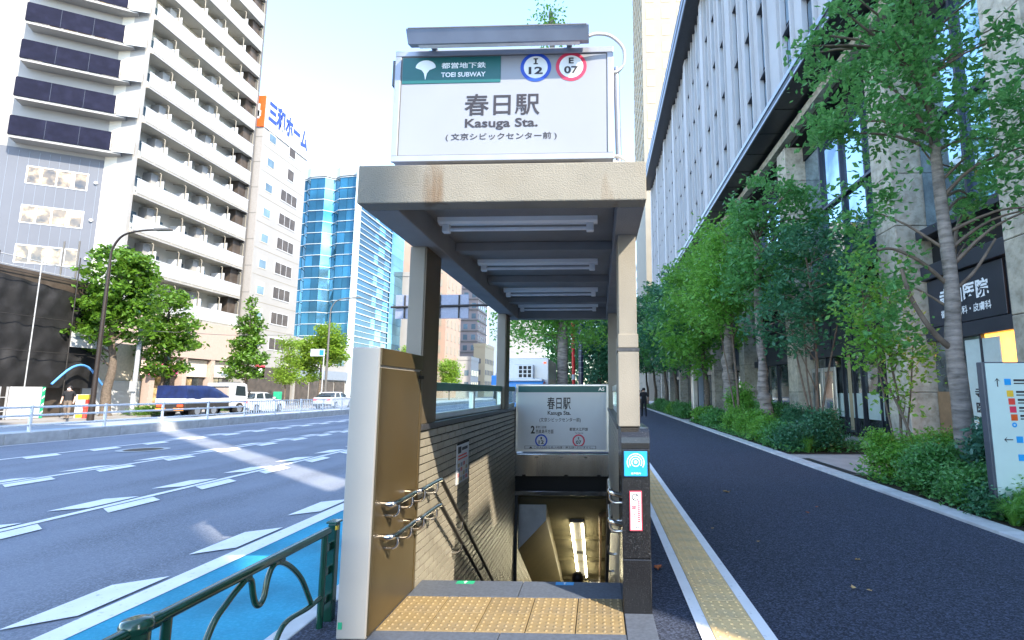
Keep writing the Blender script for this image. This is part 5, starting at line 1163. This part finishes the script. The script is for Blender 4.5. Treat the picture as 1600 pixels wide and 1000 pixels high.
for y in (22.2,24.2,26.2,28.2,30.1): part('standard', MB().tube([(-29.55,y,.1),(-29.55,y,8.4+random.uniform(0,.8))],.03,6), 'pole_grey' if y == 26.2 else 'chassis', sc_)
for z in (3.6,5.4,7.6): part('ledger', MB().tube([(-29.55,22,z),(-29.55,30.4,z)],.02,6), 'chassis', sc_)
for z in (8.0,8.5): part('guard_rail', MB().tube([(-30.3,22,z),(-30.3,30.2,z)],.025,6), 'pole_grey', sc_)
part('rooftop_pole', MB().tube([(-31.5,29,8),(-31.5,29,10.3)],.05,6).tube([(-31.2,29.6,8),(-31.2,29.6,10.5)],.05,6), 'grey_trim', sc_)
part('doorway', MB().box(-30.62,-30.55,27.0,29.6,.1,2.6), 'shop_dark', sc_)
hb = thing('hoarding_panel', 'white hoarding panel below the black netting with a green striped edge', 'panel', (-29.6,25.9,.1))
part('panel', MB().bbox(-29.65,-29.55,25.6,27.1,.12,1.75,.01), 'white_paint', hb); part('stripe', MB().box(-29.66,-29.53,27.102,27.25,.12,1.75), 'stripe_green', hb)
for k in range(4): part('slash', MB().add([(-29.528,27.11,.3+.4*k),(-29.528,27.24,.42+.4*k),(-29.528,27.24,.52+.4*k),(-29.528,27.11,.40+.4*k)],[(0,1,2,3)]), 'white_ink', hb)
bc = thing('scaffold_gate', 'dark barred gate at the left edge below the netting', 'gate', (-29.6,24.2,.1))
part('backing', MB().box(-29.75,-29.70,23.0,25.55,.12,1.75), 'chassis', bc)
for k in range(8): part('bar', MB().box(-29.66,-29.60,23.1+.34*k,23.16+.34*k,.12,1.75), 'pole_grey', bc)
for z in (.5,1.2): part('crossbar', MB().box(-29.69,-29.665,23.0,25.5,z,z+.05), 'pole_grey', bc)
bp_ = tag(link('barrier_post', MB().tube([(-28.6,23.9,.1),(-28.6,23.9,1.75)],.11,10).mesh('barrier_post'), 'stripe_blue'), 'blue and white striped barrier post at the left frame edge', 'post')
for k in range(5): part('white_stripe', MB().tube([(-28.6,23.9,.28+.3*k),(-28.6,23.9,.38+.3*k)],.113,10), 'white_paint', bp_)
ba = tag(link('site_arch', MB().tube(smooth_path([(-29.3,27.3,1.9),(-29.3,28.3,2.85),(-29.3,29.2,2.9),(-29.3,30.2,1.9)],4),.06,8).mesh('site_arch'), 'pipe_blue'), 'bent blue pipe arch over the site doorway', 'pipe')
wsn = thing('site_signboard', 'white signboard hung across the black netting behind the street lamp', 'sign', (-29.5,29,4))
part('board', MB().bbox(-29.62,-29.55,28.3,31.0,4.0,4.85,.01), 'white_paint', wsn); part('text_row', MB().box(-29.548,-29.545,28.5,30.6,4.45,4.65), 'bluegrey', wsn)
fh = thing('site_poster_stand', 'yellow white and red poster stand beside the site doorway', 'sign', (-28.0,27.5,.1))
part('board', MB().bbox(-28.05,-28.0,27.5,28.4,.1,1.35,.01), 'white_paint', fh); part('band', MB().box(-27.998,-27.99,27.55,28.35,1.08,1.33), 'poster_yellow', fh); part('band', MB().box(-27.998,-27.99,28.0,28.3,.85,1.07), 'poster_red', fh); part('band', MB().box(-27.998,-27.99,27.52,28.38,.12,.3), 'poster_yellow', fh)
ex = tag(link('fire_hydrant_post', MB().tube([(-27.3,27.35,.1),(-27.3,27.35,.62)],.10,10).tube([(-27.3,27.35,.62),(-27.3,27.35,.72)],.12,10).mesh('fire_hydrant_post'), 'poster_red'), 'short red post standing at the foot of the brown lamp', 'post')
tpn = thing('tarp_fence', 'pale sheeting fence between the leaning tree and the grey pole', 'fence', (-31,32,.1))
part('sheet', MB().bbox(-31.1,-31.0,30.6,34.6,.1,4.6,.02), 'awning', tpn); part('lower_panel', MB().bbox(-30.98,-30.9,30.6,34.6,.1,2.2,.02), 'white_paint', tpn)
for i,(y,z0,z1,m_,lab,w_) in enumerate(((42.8,2.9,3.9,'shop_pink','pink shop sign with white lettering block at the base of the apartment block',3.0),(56.0,3.0,4.4,'shop_red','red round-cornered shop sign below the white office building',1.5),(50.5,2.9,3.5,'white_paint','white shop fascia sign under the apartment block',2.6))):
    t = thing('shop_sign', lab, 'sign', (-37.6,y,z0), 0, 'shop signs across the avenue')
    part('board', MB().bbox(-37.75,-37.2 if i==1 else -37.55,y,y+w_,z0,z1,.03), m_, t); part('mark', MB().box(-37.548 if i!=1 else -37.198,-37.54 if i!=1 else -37.19,y+.25*w_,y+.75*w_,z0+.3*(z1-z0),z0+.75*(z1-z0)), 'white_ink' if i < 2 else 'bluegrey', t)
sfr = thing('shop_row', 'low shop building with canopy between the office building and glass tower', 'building', (-39,69.5,0))
part('wall', MB().box(-46,-37.2,63.2,76.4,-.1,8.2), 'white_wall', sfr)
for k in range(4): part('shop_front', MB().box(-37.22,-37.1,63.6+3.2*k,66.4+3.2*k,.1,2.9), 'shop_dark', sfr)
part('fascia', MB().box(-37.25,-36.9,63.2,76.4,3.1,4.3), 'bluegrey', sfr)
for k in range(4): part('window', MB().box(-37.22,-37.15,63.8+3.2*k,66.0+3.2*k,5.2,7.2), 'win_sky', sfr)
gbn = tag(link('green_bin', MB().bbox(-27.6,-27.1,44.0,44.5,.1,1.5,.05).mesh('green_bin'), 'stripe_green'), 'green box standing behind the white sedan', 'bin')
# low hedge plants across the avenue
for i,(x,y,l,r_) in enumerate(((-27.4,31.5,'low hedge behind the guard fence left of the tarped truck',1.6),(-27.4,38.6,'low bright hedge between the truck and the white sedan',1.6),(-27.4,43.5,'low bright hedge behind the white sedan',1.5))):
    shrub(x,y,.5,r_,.6,'leaf_sun',.12,110,30,l,rc=.14)

# ================================================================ PEOPLE
def person(label, x, y, z, h, face, top, legs, hair='hair', stride=.22, mask=False, arms=.12):
    t = thing('person', label, 'person', (x,y,z), face)
    s = h/1.72
    J = {'pel':(0,0,.93),'sp':(0,.01,1.15),'ch':(0,0,1.36),'nk':(0,.01,1.47),'hd':(0,.03,1.56),'tp':(0,.02,1.66),
         'lh':(-.09,0,.90),'lk':(-.10,stride*.55,.50),'la':(-.10,stride*.75,.09),'lt':(-.11,stride*.75+.16,.035),
         'rh':(.09,0,.90),'rk':(.10,-stride*.25,.50),'ra':(.10,-stride*1.1,.11),'rt':(.11,-stride*1.1+.15,.035),
         'ls':(-.17,0,1.38),'le':(-.24,-.06,1.11),'lw':(-.25,arms,.88),'lf':(-.24,arms+.05,.79),'rs':(.17,0,1.38),'re':(.24,-.06,1.11),'rw':(.25,arms*.6,.88),'rf':(.24,arms*.6+.04,.79)}
    Rr = {'pel':.135,'sp':.125,'ch':.145,'nk':.058,'hd':.085,'tp':.075,'lh':.10,'lk':.068,'la':.048,'lt':.04,'rh':.10,'rk':.068,'ra':.048,'rt':.04,'ls':.07,'le':.048,'lw':.035,'lf':.036,'rs':.07,'re':.048,'rw':.035,'rf':.036}
    E_ = [('pel','sp'),('sp','ch'),('ch','nk'),('nk','hd'),('hd','tp'),('pel','lh'),('lh','lk'),('lk','la'),('la','lt'),('pel','rh'),('rh','rk'),('rk','ra'),('ra','rt'),('ch','ls'),('ls','le'),('le','lw'),('lw','lf'),('ch','rs'),('rs','re'),('re','rw'),('rw','rf')]
    ks = list(J); m = bpy.data.meshes.new('body'); m.from_pydata([tuple(c*s for c in J[k]) for k in ks],[(ks.index(a),ks.index(b)) for a,b in E_],[])
    o = bpy.data.objects.new('body', m); col.objects.link(o)
    sk = o.modifiers.new('skin','SKIN'); 
    for i,k in enumerate(ks): m.skin_vertices[0].data[i].radius = (Rr[k]*s*(1.15 if k in ('pel','sp','ch') else 1),Rr[k]*s*.88 if k in ('pel','sp','ch') else Rr[k]*s); m.skin_vertices[0].data[i].use_root = (k == 'pel')
    sb = o.modifiers.new('sub','SUBSURF'); sb.levels = 2; sb.render_levels = 2
    me = bpy.data.meshes.new_from_object(o.evaluated_get(bpy.context.evaluated_depsgraph_get())); bpy.data.objects.remove(o)
    for n_ in (top, legs, 'skin', 'chassis'): me.materials.append(M[n_])
    for p in me.polygons:
        c = p.center/s
        p.material_index = 3 if c.z < .085 else (1 if c.z < .95 and abs(c.x) < .21 else (0 if (c.z < 1.45 and not (abs(c.x) > .205 and c.z < 1.17)) else 2)); p.use_smooth = True
    b = link('body', me, None, t, (0,0,0), 0, True)
    part('hair', MB().lathe([(.001,.115),(.05,.108),(.085,.075),(.103,.02),(.098,-.04),(.085,-.05)],14,(0,-.005*s,1.60*s)), hair, t, (0,0,0), 0, True)
    for sx in (-1,1): part('eye', MB().lathe([(.001,.009),(.009,.0),(.001,-.009)],6,(sx*.034*s,.115*s,1.575*s)), 'white_ink', t, (0,0,0), 0, True)
    if mask: part('face_mask', MB().bbox(-.062*s,.062*s,.085*s,.135*s,1.49*s,1.555*s,.02), 'white_ink', t, (0,0,0), 0, True)
    else: part('nose', MB().lathe([(.001,.02),(.014,-.015),(.001,-.02)],6,(0,.122*s,1.555*s)), 'skin', t, (0,0,0), 0, True)
person('person in black t-shirt and face mask walking past the site doorway', -26.9,26.0,.1,1.72, R(-150), 'cloth_black','cloth_khaki',mask=True)
person('person in dark clothes walking away on the sidewalk beside the right post', 2.72,32,0,1.75, 0, 'cloth_black','cloth_black')
person('person in pale shirt and dark trousers by the pylon sign', 6.1,30.2,0,1.72, R(90), 'cloth_white','cloth_navy')
person('person in white top far along the sidewalk', 3.75,46,0,1.65, R(180), 'cloth_white','cloth_khaki')
person('person in reddish top farthest along the sidewalk', 4.0,52,0,1.65, R(180), 'cloth_pink','cloth_navy')
person('person with dark hair going down the stairs, only the head visible', -.38,9.72,-3.42,1.80, 0, 'cloth_navy','cloth_black')

# ================================================================ SMALL THINGS ON THE GROUND
def dead_leaf(x,y,size,rz,m_,label):
    v = []; n = 10
    for k in range(n):
        a = 2*math.pi*k/n; r_ = size*(1.0 if k%2==0 else .55)*(1.3 if k==0 else 1); v.append((r_*math.cos(a),r_*.75*math.sin(a),.006+.018*abs(math.sin(a*1.5+x))*size/.06))
    v.append((0,0,.004)); mbb = MB().add(v,[(k,(k+1)%n,n) for k in range(n)])
    o = tag(link('fallen_leaf', mbb.mesh('fallen_leaf'), m_, None, (x,y,.0), rz), label, 'leaf', 'fallen leaves on the sidewalk')
LV = [(1.92,8.25,.07,.3,'dead_leaf','largest curled tan leaf in the middle of the sidewalk'),(.50,4.75,.06,1,'dead_leaf_red','brown leaf on the asphalt beside the granite plinth'),(2.6,6.9,.035,2,'dead_leaf_red','small red-brown leaf right of the largest leaf'),(2.32,5.05,.032,.6,'dead_leaf','small pale leaf in the sidewalk centre'),(1.95,4.35,.035,1.4,'dead_leaf','pale leaf near the tactile strip in the foreground'),(2.05,4.3,.025,.1,'dead_leaf','tiny pale leaf beside another foreground leaf'),(3.15,3.72,.04,2.2,'dead_leaf','yellowish leaf near the lower right corner'),(4.35,5.75,.05,.9,'dead_leaf_red','brown leaf lying on the pale edging at right'),(2.85,7.25,.025,.5,'dead_leaf_red','tiny reddish leaf farther up the sidewalk'),(1.25,6.1,.02,.5,'dead_leaf','tiny pale leaf just right of the tactile strip'),(1.6,5.6,.02,.5,'dead_leaf','tiny pale leaf left of the sidewalk centre'),(.9,5.6,.02,1.5,'dead_leaf_red','tiny brown leaf on the tactile strip')]
for a in LV: dead_leaf(*a)
